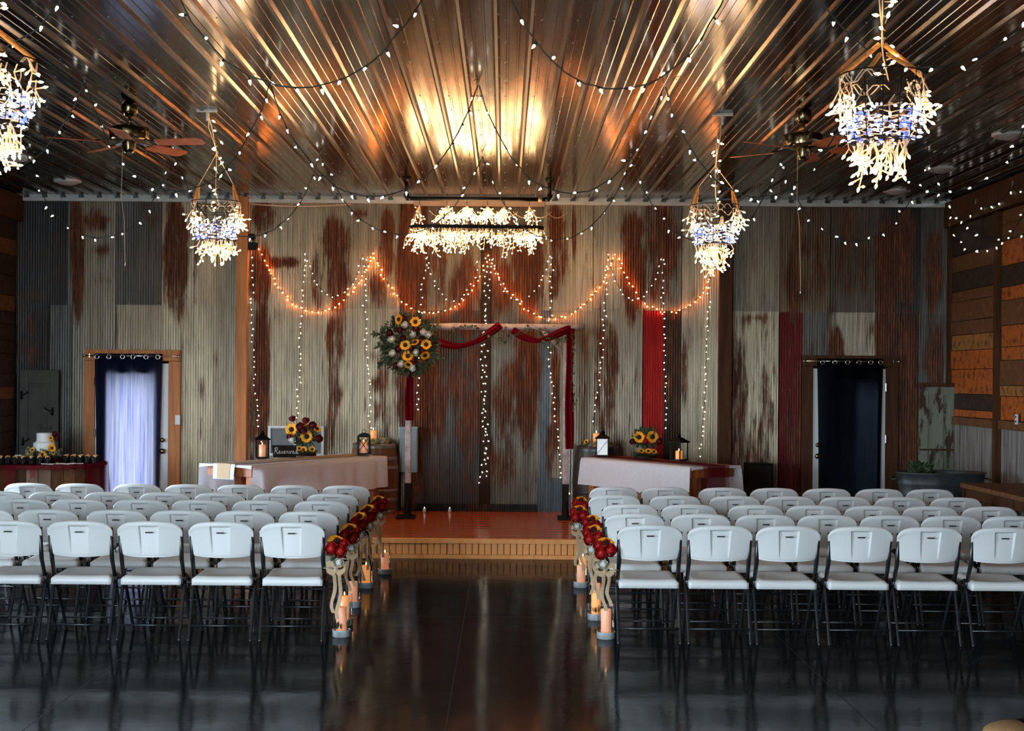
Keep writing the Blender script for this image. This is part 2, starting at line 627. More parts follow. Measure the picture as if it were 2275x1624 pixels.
RUST = [  # x, y, rx, ry, strength
    (172, 560, 14, 130, .8), (215, 490, 32, 18, .75), (222, 560, 22, 12, .6), (228, 620, 18, 12, .5), (340, 470, 26, 40, .4), (392, 560, 26, 120, .8), (435, 600, 8, 70, .5),
    (70, 655, 60, 12, .35), (60, 500, 20, 90, .25), (585, 480, 20, 40, .8), (578, 610, 20, 60, .9), (625, 582, 36, 11, .85), (745, 535, 28, 45, .8), (752, 630, 22, 60, .75), (712, 620, 25, 60, .45),
    (862, 505, 14, 42, .75), (862, 575, 14, 40, .7), (842, 640, 20, 40, .6), (800, 470, 24, 9, .6), (918, 570, 32, 125, 1.0), (975, 560, 26, 110, .5), (1035, 640, 34, 70, .7),
    (1015, 520, 18, 60, .4), (1175, 600, 32, 90, .9), (1120, 640, 26, 55, .7), (1140, 520, 24, 60, .4), (1100, 560, 10, 100, .6), (1235, 500, 17, 45, .8), (1240, 570, 18, 60, .55), (1226, 640, 14, 34, .6), (1275, 520, 5, 50, .7), (1262, 560, 40, 60, .25),
    (1404, 512, 22, 36, .85), (1408, 610, 22, 90, 1.0), (1450, 478, 16, 34, .6), (1472, 545, 34, 80, .8), (1462, 625, 22, 50, .6), (1500, 560, 20, 60, .5), (1640, 520, 12, 60, .3),
    (1762, 640, 16, 70, .7), (1800, 560, 50, 120, .45), (1880, 520, 40, 70, .5), (1900, 600, 50, 60, .45), (1968, 600, 22, 110, .9), (2005, 560, 24, 90, .8), (2072, 600, 18, 90, .7), (2010, 650, 20, 30, .7),
    (582, 850, 15, 190, .95), (560, 940, 8, 120, .5), (600, 800, 14, 40, .35), (630, 700, 14, 30, .4), (745, 760, 18, 60, .7), (742, 860, 14, 90, .55), (735, 940, 10, 70, .5), (725, 820, 10, 30, .4), (700, 900, 10, 60, .25),
    (852, 830, 10, 90, .55), (838, 855, 16, 13, .6), (846, 915, 22, 14, .55), (860, 960, 10, 60, .45), (842, 790, 20, 14, .4), (888, 820, 12, 200, .4),
    (930, 850, 38, 120, .95), (965, 900, 28, 80, .7), (915, 1000, 22, 110, .8), (1045, 880, 40, 130, .6), (1010, 840, 20, 40, .5), (1040, 730, 40, 22, .6), (1170, 860, 28, 130, .75), (1130, 900, 30, 100, .55), (1110, 1020, 40, 70, .45),
    (1234, 880, 9, 140, .7), (1225, 1000, 14, 60, .5), (1300, 850, 14, 120, .3), (1345, 830, 24, 160, .5), (1400, 950, 20, 100, .2), (1535, 760, 6, 30, .4), (1496, 820, 16, 130, .5), (1520, 830, 8, 80, .6), (1640, 900, 18, 160, .6), (1632, 760, 14, 22, .5),
    (1672, 712, 40, 7, .7), (1680, 1000, 30, 90, .45), (1700, 900, 18, 100, .4), (1812, 770, 20, 40, .3), (1858, 790, 16, 60, .9), (1762, 960, 20, 120, .5), (2000, 780, 40, 110, .6), (2075, 800, 20, 90, .6), (2020, 960, 20, 160, .8), (1960, 780, 14, 80, .8),
    (448, 860, 7, 30, .5), (480, 820, 6, 40, .4), (452, 970, 8, 60, .4), (210, 730, 50, 40, .15), (70, 760, 30, 60, .35)]


def rust_at(px, py):
    s = .13 + (.10 if px > 1605 else 0) + (.22 * max(0, 1 - abs(px - 1045) / 190) if 880 < px < 1210 else 0)
    for x, y, rx, ry, st in RUST:
        d = ((px - x) / (rx * 1.2)) ** 2 + ((py - y) / (ry * 1.15)) ** 2
        if d < 3:
            s = max(s, st * max(0, 1 - max(0, (math.sqrt(d) - .65)) / .75))
    return s


PITCH, AMP = .0318, .0125


def sheet(pa, pb, za, zb, tint, off, rows, zcut=None):
    xa, xb = (pa - 1120) / SW, (pb - 1120) / SW
    nx = max(6, int((xb - xa) / PITCH * 6))
    vs, cols, ru = [], [], []
    for j in range(rows + 1):
        z = za + (zb - za) * j / rows
        for i in range(nx + 1):
            x = xa + (xb - xa) * i / nx
            y = YB - .016 - off + AMP * math.cos(2 * PI * x / PITCH)
            vs.append((x, y, z))
            p = wpx(x, z)
            ru.append(rust_at(*p))
            cols.append(tint)
    fs = [(j * (nx + 1) + i, j * (nx + 1) + i + 1, (j + 1) * (nx + 1) + i + 1, (j + 1) * (nx + 1) + i) for j in range(rows) for i in range(nx)]
    mb = MB().add(vs, fs)
    me = mb.mesh('sheet', M['corr'], True)
    a = me.attributes.new('rust', 'FLOAT', 'POINT')
    a.data.foreach_set('value', ru)
    c = me.attributes.new('tint', 'FLOAT_COLOR', 'POINT')
    c.data.foreach_set('color', [q for t in cols for q in (*t, 1)])
    return link('sheet', me, wall_back)


# the daylit door opening spans DLx; sheets there start above the casing
def zpx(py, px=1120):
    return EYE - ((py - 840) - ROLL * (px - 1120)) / SW


DOORS = [(190, 402, 778), (1782, 1992, 792)]
Z_MID = [(0, 560, 672), (560, 1610, 682), (1610, 2200, 690)]
for rowi, lst in enumerate((UP, LO)):
    for i, (a, b, t) in enumerate(lst):
        mid = (a + b) / 2
        zm = [zpx(m, mid) for p, q, m in Z_MID if p <= mid < q][0]
        zm += R.uniform(-.02, .02)
        off = .0015 * (i % 3) + (.006 if rowi == 0 else 0)
        if rowi == 0:
            sheet(a, b, zm - .03, ZC - .02, t, off + .006, 14)
        else:
            z0 = .0
            segs = [(a, b, z0)]
            for d0, d1, dy in DOORS:
                out = []
                for (p, q, z) in segs:
                    if q <= d0 or p >= d1 or z > 1:
                        out.append((p, q, z))
                        continue
                    if p < d0:
                        out.append((p, d0, z))
                    out.append((max(p, d0), min(q, d1), zpx(dy, 300 if d0 < 900 else 1890)))
                    if q > d1:
                        out.append((d1, q, z))
                segs = out
            for p, q, z in segs:
                if q - p > 2:
                    sheet(p, q, z, zm + .02, t, off, 26 if z < 1 else 8)
# low overlapped strip of sheets behind the arch
sheet(922, 1195, .2, zpx(1119), GD, .05, 4)
sheet(1195, 1250, .2, zpx(1060), GB, .018, 8)

# timber posts and trim of that wall
for nm, a, b, y0, mm in (('trim_1', 527, 552, .14, 'cedar'), ('trim_2', 1068, 1090, .05, 'batten'), ('trim_3', 1593, 1622, .14, 'brown')):
    xa, xb = (a - 1120) / SW, (b - 1120) / SW
    bevel(struct(nm, MB().bx(xa, xb, YB - y0, YB + .02, 0, ZC - .02), M[mm]), .006)
o = struct('trim_4', MB().bx(XL, XR, YB - .09, YB + .03, 4.065, 4.115).bx(XL, XR, YB - .06, YB + .03, 4.115, ZC), M['white_trim'])
mb = MB()
for i in range(51):
    x = -6.014 + i * RIB
    mb.bx(x - .03, x + .03, YB - .1, YB - .05, 4.105, 4.135)
mb.build('rib_closure', M['galv_dark'], o, kind='stuff')
# tan board behind the chandelier pipe
xa, xb = (918 - 1120) / SW, (1206 - 1120) / SW
bevel(tag(MB().bx(xa, xb, YB - .125, YB - .09, zpx(461), zpx(446)).build('header_board', mat('tan_board', (.50, .33, .22), .6, var=.15)),
          'narrow tan board across the white trim above the icicle chandelier', 'board'), .004)

# ---- plank wall (camera right) and dark wall (camera left)
wall_right = struct('wall_right', MB().bx(XR + .06, XR + .2, YF, YB + .1, 0, ZC), M['dark_wood'])
ZR = [3.80, 3.43, 3.23, 2.99, 2.86, 2.62, 2.45, 2.26, 2.03, 1.73, 1.54, 1.45]
RCOL = ['plank_c', 'plank_d', 'plank_c', 'plank_d', 'plank_d', 'plank_d', 'plank_b', 'plank_a', 'plank_a', 'plank_c', 'plank_a']
RSPLIT = [3, 1, 2, 2, 1, 4, 4, 3, 1, 1, 2]
bays = [(17.80, 16.13)] + [(16.03 - i * 1.9, 14.23 - i * 1.9) for i in range(9)]
for bi, (ya, yb) in enumerate(bays):
    zs, cs, sp = ZR, RCOL, RSPLIT
    if bi:
        rr = random.Random(bi * 3)
        zs = [3.80]
        cs, sp = [], []
        while zs[-1] - .3 > 1.45:
            zs.append(zs[-1] - rr.choice((.12, .15, .19, .24, .28)))
            cs.append(rr.choice(('plank_a', 'plank_b', 'plank_c', 'plank_d', 'plank_d', 'plank_a')))
            sp.append(rr.choice((1, 1, 2, 3)))
        zs.append(1.45)
        cs.append('plank_a')
        sp.append(1)
    for i in range(len(zs) - 1):
        n = sp[i]
        cuts = [ya + (yb - ya) * (q + (R.uniform(-.12, .12) if 0 < q < n else 0)) / n for q in range(n + 1)]
        for q in range(n):
            t = R.uniform(.0, .022)
            MB().bx(XR - .005 - t, XR + .07, cuts[q + 1] + .003, cuts[q] - .003, zs[i + 1] + .004, zs[i] - .004).build('plank', M[cs[i]], wall_right)
    n = 5
    cuts = [ya + (yb - ya) * q / n for q in range(n + 1)]
    for q in range(n):
        MB().bx(XR + .0 - R.uniform(0, .015), XR + .07, cuts[q + 1] + .003, cuts[q] - .003, 0, 1.345).build('board', M['barn_grey'], wall_right)
    MB().bx(XR - .04, XR + .07, yb + .002, ya - .002, 1.35, 1.445).build('rail', M['plank_d'], wall_right)
    MB().bx(XR - .07, XR + .07, yb - .1, yb, 0, 3.80).build('post', M['brown'], wall_right)
MB().bx(XR - .05, XR + .07, 17.80, 17.9, 0, 3.80).build('post', M['brown'], wall_right)
MB().bx(XR - .09, XR + .08, YF, 17.93, 3.81, 4.12).build('beam', M['brown'], wall_right)

# left wall: dark boards, with one curtained window near the cake table
WY0, WY1, WZ0, WZ1 = 12.8, 14.6, .8, 2.3
GY0, GY1, GZ = 1.4, 5.0, 2.35     # unseen glass door, added so daylight falls off from left to right
wall_left = struct('wall_left', MB().bx(XL - .2, XL - .02, YF, GY0, 0, ZC).bx(XL - .2, XL - .02, GY1, WY0, 0, ZC).bx(XL - .2, XL - .02, GY0, GY1, GZ, ZC).bx(XL - .2, XL - .02, WY1, YB + .1, 0, ZC)
                   .bx(XL - .2, XL - .02, WY0, WY1, 0, WZ0).bx(XL - .2, XL - .02, WY0, WY1, WZ1, ZC), M['dark_wood'])
z = 0.0
while z < 3.7:
    h = R.choice((.16, .2, .25))
    for ya, yb in ((14.7, 17.85), (10.0, 12.7)):
        MB().bx(XL - .02, XL + R.uniform(.0, .02), ya, yb, z + .004, z + h - .004).build('plank', M[R.choice(('plank_c', 'plank_d', 'plank_c'))], wall_left)
    z += h
MB().bx(XL - .02, XL + .09, YF, 17.9, 3.8, 4.12).build('beam', M['brown'], wall_left)
win = struct('window_1', MB().bx(XL - .2, XL + .02, WY0 - .08, WY0, WZ0 - .08, WZ1 + .08).bx(XL - .2, XL + .02, WY1, WY1 + .08, WZ0 - .08, WZ1 + .08)
             .bx(XL - .2, XL + .02, WY0, WY1, WZ1, WZ1 + .08).bx(XL - .2, XL + .02, WY0, WY1, WZ0 - .08, WZ0), M['brown'])
MB().bx(XL - .16, XL - .15, WY0, WY1, WZ0, WZ1).build('pane', M['glass'], win)
portal('daylight_portal', (XL - .19, (WY0 + WY1) / 2, (WZ0 + WZ1) / 2), (0, -PI / 2, 0), WZ1 - WZ0, WY1 - WY0)

gd = struct('door_3', MB().bx(XL - .16, XL, GY0, GY0 + .08, 0, GZ).bx(XL - .16, XL, GY1 - .08, GY1, 0, GZ).bx(XL - .16, XL, GY0, GY1, GZ - .08, GZ).bx(XL - .14, XL - .02, (GY0 + GY1) / 2 - .04, (GY0 + GY1) / 2 + .04, 0, GZ - .08), M['white_p'])
for a_, b_ in ((GY0 + .08, (GY0 + GY1) / 2 - .04), ((GY0 + GY1) / 2 + .04, GY1 - .08)):
    MB().bx(XL - .09, XL - .08, a_, b_, .01, GZ - .08).build('pane', M['glass'], gd)
portal('daylight_portal', (XL - .19, (GY0 + GY1) / 2, GZ / 2), (0, -PI / 2, 0), GZ, GY1 - GY0)

# wall behind the photographer with the open barn doorway
struct('wall_front', MB().bx(XL - .2, OX0, YF - .15, YF, 0, ZC).bx(OX1, XR + .2, YF - .15, YF, 0, ZC).bx(OX0, OX1, YF - .15, YF, OZ1, ZC), M['barn_grey'])

# ---- stage
SZ, SY = .20, 14.8
SX0, SX1 = -3.62, 2.95
stage = struct('stage_floor', MB().bx(SX0 + .02, SX1 - .02, SY + .04, YB, 0, SZ - .022), M['dark_wood'])
y = SY
j = 0
while y < YB - .02:
    y2 = min(y + .13, YB - .02)
    MB().bx(SX0, SX1, y + .0015, y2 - .0015, SZ - .022, SZ + .0005 * (j % 2)).build('plank', M['stage'], stage)
    y = y2
    j += 1
x = SX0
cuts = [SX0, -2.1, -.9, .15, .95, SX1]
for a, b in zip(cuts[:-1], cuts[1:]):
    MB().bx(a + .001, b - .001, SY - .03, SY + .05, SZ - .04, SZ + .004).build('nosing', M['stage_face'], stage)
    a2, b2 = a + .17, b + .17
    MB().bx(max(SX0, a2) + .001, min(SX1, b2) - .001, SY - .022, SY + .02, 0, .042).build('kickboard', M['stage_face'], stage)
me = bevel(MB().bx(-.030, .030, -.012, .03, .044, SZ - .042).build('block', M['stage_face'], stage), .003).data
fst = bpy.data.objects['block']
x = SX0 + .035
i = 0
while x < SX1 - .03:
    o = fst if i == 0 else fst.copy()
    if i:
        COL.objects.link(o)
    o.location = (x, SY + R.uniform(-.003, .003), 0)
    x += .0660
    i += 1


# ---- doors
def wall_door(n, px0, px1, pytop, slab_px, lite, rod_y, ring_px, cur_px, cur_top, wood, lit):
    pm = (px0 + px1) / 2
    X = lambda p: (p - 1120 + ROLL * 150) / SW
    x0, x1 = X(px0), X(px1)
    s0, s1 = X(slab_px[0]), X(slab_px[1])
    zt = zpx(pytop, pm)
    zo = 2.03
    d = struct('door_%d' % n, MB().bx(s0, lite[0], YB - .045, YB, .01, zo).bx(lite[1], s1, YB - .045, YB, .01, zo)
               .bx(lite[0], lite[1], YB - .045, YB, .01, lite[2]).bx(lite[0], lite[1], YB - .045, YB, lite[3], zo), M['white_p'])
    MB().bx(lite[0], lite[1], YB - .026, YB - .018, lite[2], lite[3]).build('pane', M['glass'], d)
    yc = YB - .06
    bevel(MB().bx(x0, s0 - .005, yc, YB + .0, 0, zo + .03).build('casing', M[wood], d), .004)
    bevel(MB().bx(s1 + .005, x1, yc, YB + .0, 0, zo + .03).build('casing', M[wood], d), .004)
    bevel(MB().bx(x0, x1, yc - .01, YB + .0, zo + .032, zt).build('casing', M[wood], d), .004)
    for zz in (.35, 1.15, 1.8):
        xh = s0 if lit else s1
        MB().tube([(xh, YB - .07, zz - .05), (xh, YB - .07, zz + .05)], .012, 8).build('hinge', M['chrome'], d)
    xk = (s1 - .06) if lit else (s0 + .05)
    for nm, zz, r in (('knob', .93, .032), ('deadbolt', 1.07, .026)):
        MB().lathe([(.012, 0), (.012, .03), (r, .04), (r * 1.1, .055), (r * .7, .07)], (xk, YB - .045, zz), 12, Matrix.Rotation(PI / 2, 3, 'X')).build(nm, M['brass'], d, True)
    # curtain rod
    zr = zpx(rod_y, pm)
    rod = thing('curtain_rod', 'thin %s curtain rod on the %s door casing' % (('chrome', 'orange cedar') if lit else ('tarnished', 'dark brown')), 'curtain rod', ((x0 + x1) / 2, YB - .11, zr))
    hw = (x1 - x0) / 2
    MB().tube([(-hw + .02, 0, 0), (hw - .02, 0, 0)], .009, 8).build('rod', M['chrome'], rod, True)
    for s in (-1, 1):
        MB().ball((s * (hw - .01), 0, 0), .02, 10, 6).build('finial', M['chrome'], rod, True)
        MB().bx(s * (hw - .08) - .006, s * (hw - .08) + .006, -.004, .05, -.02, .02).build('bracket', M['chrome'], rod)
    # curtain on grommet rings
    c0, c1 = X(cur_px[0]), X(cur_px[1])
    cu = thing('curtain', ('navy curtain glowing with daylight through the door glass' if lit else 'dark navy curtain hanging over the shaded dark-framed door'), 'curtain', ((c0 + c1) / 2, YB - .105, 0))
    fx0, fx1, fz0, fz1 = lite
    MB().bx(fx0 - .03, fx0, YB - .08, YB - .046, fz0 - .03, fz1 + .03).bx(fx1, fx1 + .03, YB - .08, YB - .046, fz0 - .03, fz1 + .03).bx(fx0, fx1, YB - .08, YB - .046, fz0 - .03, fz0).bx(fx0, fx1, YB - .08, YB - .046, fz1, fz1 + .03).build('lite_frame', M['white_p'], d)
    cw = c1 - c0
    zt2 = zpx(cur_top, pm)

    def fn(u, v):
        amp = .017 * (1 - .45 * v)
        flare = 1 - .07 * math.sin(min(1, v * 1.2) * PI / 2)
        xx = (u - .5) * cw * flare
        yy = amp * math.sin(u * 2 * PI * 3.0 + .4) + .006 * math.sin(u * 21 + v * 3) * v
        return (xx, yy, zt2 + (.02 - zt2) * v)
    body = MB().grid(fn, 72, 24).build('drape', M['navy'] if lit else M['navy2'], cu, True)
    for rp in ring_px:
        xr = X(rp) - (c0 + c1) / 2
        mb = MB()
        ang = [2 * PI * q / 16 for q in range(17)]
        mb.tube([(xr + .026 * math.cos(a), -.03, zr - .012 + .026 * math.sin(a)) for a in ang], .0065, 6, False)
        mb.build('grommet', M['chrome'], cu, True)
    return d


Xd = lambda p: (p - 1120 + ROLL * 150) / SW
L0, L1 = Xd(244), Xd(344)
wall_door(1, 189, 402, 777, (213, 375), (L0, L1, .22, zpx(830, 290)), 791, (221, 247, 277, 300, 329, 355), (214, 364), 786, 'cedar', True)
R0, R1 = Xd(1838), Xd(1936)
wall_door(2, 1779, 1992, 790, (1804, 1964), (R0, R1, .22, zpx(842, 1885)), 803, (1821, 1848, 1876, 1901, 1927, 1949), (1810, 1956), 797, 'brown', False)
# cut the backing wall open behind the two door panes
bm_parts = MB()
ZT1, ZT2 = zpx(830, 290), zpx(842, 1885)
bm_parts.bx(XL - .2, L0, YB + .04, YB + .2, 0, ZC + .1).bx(L1, R0, YB + .04, YB + .2, 0, ZC + .1).bx(R1, XR + .2, YB + .04, YB + .2, 0, ZC + .1)
for a, b, zt in ((L0, L1, ZT1), (R0, R1, ZT2)):
    bm_parts.bx(a, b, YB + .04, YB + .2, 0, .22).bx(a, b, YB + .04, YB + .2, zt, ZC + .1)
wall_back.data = bm_parts.mesh('wall_back', M['dark_wood'])
portal('daylight_portal', ((L0 + L1) / 2, YB + .19, (.22 + ZT1) / 2), (-PI / 2, 0, 0), L1 - L0, ZT1 - .22)
portal('daylight_portal', ((R0 + R1) / 2, YB + .19, (.22 + ZT2) / 2), (-PI / 2, 0, 0), R1 - R0, ZT2 - .22)
# unseen porch box added outside this door to hold back daylight
struct('wall_light_blocker', MB().bx(R0 - 1.2, R1 + 1.2, YB + 1.5, YB + 1.6, 0, 2.9).bx(R0 - 1.2, R1 + 1.2, YB + .2, YB + 1.6, 2.9, 3.0)
       .bx(R0 - 1.2, R0 - 1.1, YB + .2, YB + 1.5, 0, 1.9).bx(R1 + 1.1, R1 + 1.2, YB + .2, YB + 1.5, 0, 2.9), M['outdoors'])
struct('ground', MB().bx(-30, 30, YB + .2, 60, -.2, -.05).bx(-30, 30, -40, YF - .15, -.2, -.05).bx(-30, XL - .2, YF - .15, YB + .2, -.2, -.05), mat('outdoor_gravel', (.25, .25, .22), .9, var=.2, nscale=3))


# ================================================================== CHAIRS
def back_mesh():
    """moulded back: rounded dome outline, wrapped forward at the sides, tapering recess on the rear face"""
    nu, nv = 44, 26
    hw = .232

    def outline(u):
        a = abs(u)
        cr = .088
        e = max(0.0, a * hw - (hw - cr))
        top = .85 - .025 * a * a - (1 - math.sqrt(max(0, 1 - (e / cr) ** 2))) * .060
        bot = .586 + .012 * a * a + .006 * a ** 8
        return top, bot

    def pt(u, v, side):
        top, bot = outline(u)
        z = bot + (top - bot) * v
        half = hw - .017 * (1 - v) ** 1.0
        x = u * half
        edge = min(1.0, (1 - abs(u)) * 9, v * 9, (1 - v) * 6)
        edge = math.sqrt(max(0, 1 - (1 - max(0, edge)) ** 2))
        th = .010 + .010 * max(0, (v - .8) / .2) * (1 if side < 0 else .3)
        y = -.195 - .055 * v + .042 * u * u
        y += side * th * edge
        if side < 0:     # recess on the rear
            wrec = .062 + .014 * v
            ex = min(1, max(0, (wrec - abs(x)) / .008))
            ez = min(1, max(0, (.815 - z) / .007))
            dep = .022 * min(1, max(0, (z - .60) / .17))
            y += dep * ex * ez
        return (x, y, z)
    mb = MB()
    us = [-1 + 2 * i / nu for i in range(nu + 1)]
    # denser columns at the recess edges
    us = sorted(set([round(q, 5) for q in us] + [s * q for s in (-1, 1) for q in (.262, .278, .294, .31, .325, .34, .84, .87, .90, .925, .945, .962, .975, .986, .994)]))
    vs_ = [j / nv for j in range(nv + 1)]
    vs_ = sorted(set([round(q, 5) for q in vs_] + [.845, .855, .865, .875, .885]))
    A, B = len(us), len(vs_)
    vs = [pt(u, v, -1) for v in vs_ for u in us] + [pt(u, v, 1) for v in vs_ for u in us]
    fs = []
    for j in range(B - 1):
        for i in range(A - 1):
            a = j * A + i
            fs.append((a, a + 1, a + A + 1, a + A))
            b = A * B + a
            fs.append((b, b + A, b + A + 1, b + 1))
    o = A * B
    for i in range(A - 1):
        fs.append((i + 1, i, o + i, o + i + 1))
        t = (B - 1) * A + i
        fs.append((t, t + 1, o + t + 1, o + t))
    for j in range(B - 1):
        a = j * A
        fs.append((a, a + A, o + a + A, o + a))
        a = j * A + A - 1
        fs.append((a + A, a, o + a, o + a + A))
    return mb.add(vs, fs)


def seat_mesh():
    nu, nv = 20, 16
    X, Y0, Y1 = .213, -.175, .215

    def pt(u, v, top):
        x = (2 * u - 1) * X * (1 - .03 * v)
        y = Y0 + (Y1 - Y0) * v
        e = min(1, min(u, 1 - u) * 12, min(v, 1 - v) * 12)
        e = math.sqrt(max(0, 1 - (1 - e) ** 2))
        z = .430 + .018 * v - .014 * math.sin(PI * u) * math.sin(PI * min(1, v * 1.15)) + (.020 * e if top else 0)
        if not top:
            z = .388 + .012 * v
        return (x, y, z)
    n = (nu + 1) * (nv + 1)
    vs = [pt(i / nu, j / nv, True) for j in range(nv + 1) for i in range(nu + 1)] + [pt(i / nu, j / nv, False) for j in range(nv + 1) for i in range(nu + 1)]
    fs = []
    for j in range(nv):
        for i in range(nu):
            a = j * (nu + 1) + i
            fs.append((a, a + 1, a + nu + 2, a + nu + 1))
            fs.append((n + a, n + a + nu + 1, n + a + nu + 2, n + a + 1))
    ring = [i for i in range(nu + 1)] + [j * (nu + 1) + nu for j in range(1, nv + 1)] + [nv * (nu + 1) + i for i in range(nu - 1, -1, -1)] + [j * (nu + 1) for j in range(nv - 1, 0, -1)]
    for q in range(len(ring)):
        a, b = ring[q], ring[(q + 1) % len(ring)]
        fs.append((b, a, n + a, n + b))
    return MB().add(vs, fs)


def make_chair():
    c = thing('folding_chair', 'x', 'chair')
    seat_mesh().build('seat', M['plastic'], c, True)
    b = back_mesh().build('backrest', M['plastic'], c, True)
    MB().box((0, -.243, .768), (.052, .006, .0085)).build('handle_slot', M['slot'], b)
    st = M['chair_steel']
    for s in (-1, 1):
        MB().tube([(s * .2165, -.200, .795), (s * .2135, -.150, .57), (s * .2165, -.085, .44)], [.0165, .0165, .0135], 8).build('upright', st, c, True)
        MB().tube([(s * .2165, -.085, .445), (s * .212, .01, .30), (s * .212, .19, .012), (s * .212, .196, .0)], [.0125, .012, .0115, .013], 8).build('leg', st, c, True)
        MB().tube([(s * .221, -.03, .45), (s * .221, -.09, .36), (s * .219, -.236, .012), (s * .219, -.241, .0)], [.0115, .0115, .011, .0125], 8).build('leg', st, c, True)
        MB().box((s * .222, -.03, .425), (.012, .10, .03)).build('hinge_plate', st, c)
    MB().tube([(-.219, -.20, .105), (.219, -.20, .105)], .0075, 6).build('stretcher', st, c, True)
    MB().tube([(-.213, .145, .10), (.213, .145, .10)], .0075, 6).build('stretcher', st, c, True)
    MB().tube([(-.22, .12, .392), (.22, .12, .392)], .008, 6).build('stretcher', st, c, True)
    return c


chair0 = make_chair()
ROWS_L = [(10.06, [16, 173.6, 329.8, 489, 647]), (10.91, [-41, 104, 256.8, 397.8, 541.6, 684]), (11.84, [43.6, 172.4, 309.5, 440, 575, 712.6]),
          (12.56, [-6, 117.6, 241.4, 364, 486, 616, 737]), (13.51, [60, 173.4, 302.7, 417, 532, 652.6, 766.8])]
ROWS_R = [(10.07, [1445.6, 1602.5, 1754, 1915.8, 2070, 2234.5]), (10.93, [1411, 1559, 1702, 1841, 1979.8, 2117.7, 2253]),
          (11.75, [1401, 1532, 1681, 1810, 1940, 2070, 2202]), (12.65, [1366, 1501, 1633.8, 1756, 1879, 2002, 2127]),
          (13.6, [1364, 1479, 1606.6, 1721.6, 1838.7, 1955.8, 2068])]
ORD = ['aisle chair', 'second chair from the aisle', 'third chair from the aisle', 'fourth chair from the aisle', 'fifth chair from the aisle', 'sixth chair from the aisle', 'seventh chair from the aisle']
RN = ['back row', 'second row from the back', 'middle row', 'second row from the stage', 'front row by the stage']
first = True
AISLE = {}
for side, rows, blk in ((-1, ROWS_L, 'cake table side'), (1, ROWS_R, 'plank wall side')):
    for ri, (Y, xs) in enumerate(rows):
        order = sorted(xs, key=lambda p: abs(p - 1120))
        for ci, p in enumerate(order):
            x, _ = point_px(p, 1120, Y)
            loc = (x, Y + .25, 0)
            lab = 'white folding ' + ORD[ci] + ', ' + RN[ri] + ', ' + blk
            rz = R.uniform(-.008, .008)
            if first:
                chair0.location, chair0.rotation_euler = loc, (0, 0, rz)
                chair0['label'], chair0['group'] = lab, 'white folding chairs in rows'
                first = False
            else:
                dup(chair0, loc, rz, lab, 'white folding chairs in rows')
            if ci == 0:
                AISLE[(side, ri)] = loc


# ================================================================== FLOWERS
def sunflower_mb(r=.07, n=15, seed=0, cup=.25):
    rr = random.Random(seed)
    mb = MB()
    for lay in range(2):
        for k in range(n):
            a = 2 * PI * (k + .5 * lay) / n + rr.uniform(-.06, .06)
            L = r * rr.uniform(.9, 1.05) * (1 if lay == 0 else .88)
            w_ = r * .23
            r0 = r * .33
            c_, s_ = math.cos(a), math.sin(a)
            prof = [(r0, .5, 0), (r0 + (L - r0) * .45, 1.0, .04), (r0 + (L - r0) * .8, .75, .05), (L, .05, .02)]
            vs = []
            for q, ww, h in prof:
                z = h * r * (1 + lay) + cup * q * (.25 + lay * .3)
                for sgn in (-1, 0, 1):
                    vs.append((c_ * q - s_ * w_ * ww * sgn, s_ * q + c_ * w_ * ww * sgn, z - (.0 if sgn else .012 * r / .07 * .4)))
            fs = []
            for i in range(3):
                for j in range(2):
                    b = i * 3 + j
                    fs.append((b, b + 1, b + 4, b + 3))
            mb.add(vs, fs)
    return mb


def rose_mb(r=.04, seed=0, rings=((.95, 6, .1), (.72, 5, .5), (.48, 4, .75), (.26, 3, .9))):
    rr = random.Random(seed)
    mb = MB()
    mb.ball((0, 0, r * .45), r * .62, 10, 6)
    for rad, n, h in rings:
        for k in range(n):
            a = 2 * PI * k / n + rr.uniform(-.3, .3)
            vs = []
            for j in range(4):
                t = j / 3
                for i in range(5):
                    u = (i / 4 - .5) * 2
                    ang = a + u * PI / n * 1.25
                    q = r * rad * (.45 + .55 * math.sin(t * PI * .6)) * (1 - .06 * u * u)
                    z = r * (h * .6 - .35 + 1.0 * t) - r * .14 * u * u * t
                    q *= 1 + (rr.uniform(-.10, .16) * t)
                    z += r * rr.uniform(-.10, .10) * t
                    vs.append((math.cos(ang) * q, math.sin(ang) * q, z))
            fs = [(j * 5 + i, j * 5 + i + 1, j * 5 + i + 6, j * 5 + i + 5) for j in range(3) for i in range(4)]
            mb.add(vs, fs)
    return mb


def leaf_mb(mb, p, d, L, w_, rr):
    d = Vector(d).normalized()
    s_ = d.orthogonal().normalized()
    s_ = Matrix.Rotation(rr.uniform(0, 2 * PI), 3, d) @ s_
    n_ = d.cross(s_)
    p = Vector(p)
    vs = [p, p + d * L * .35 + s_ * w_, p + d * L * .4 - n_ * w_ * .35, p + d * L * .35 - s_ * w_, p + d * L * .75 + s_ * w_ * .7 - n_ * w_ * .2,
          p + d * L * .75 - n_ * w_ * .5, p + d * L * .75 - s_ * w_ * .7 - n_ * w_ * .2, p + d * L - n_ * w_ * .6]
    mb.add(vs, [(0, 1, 2), (0, 2, 3), (1, 4, 5, 2), (2, 5, 6, 3), (4, 7, 5), (5, 7, 6)])


SUN = [sunflower_mb(.07, 15, s).mesh('sunflower', M['petal'], True) for s in range(3)]
SEED = MB().lathe([(.001, .020), (.014, .021), (.024, .016), (.028, .004), (.02, -.004)][::-1], n=14).mesh('flower_centre', M['seed'], True)
ROSE = {k: [rose_mb(.042, s + 5).mesh('rose', M[k], True) for s in range(2)] for k in ('ivory', 'burg', 'red')}


def orient(d):
    return Vector((0, 0, 1)).rotation_difference(Vector(d)).to_euler()


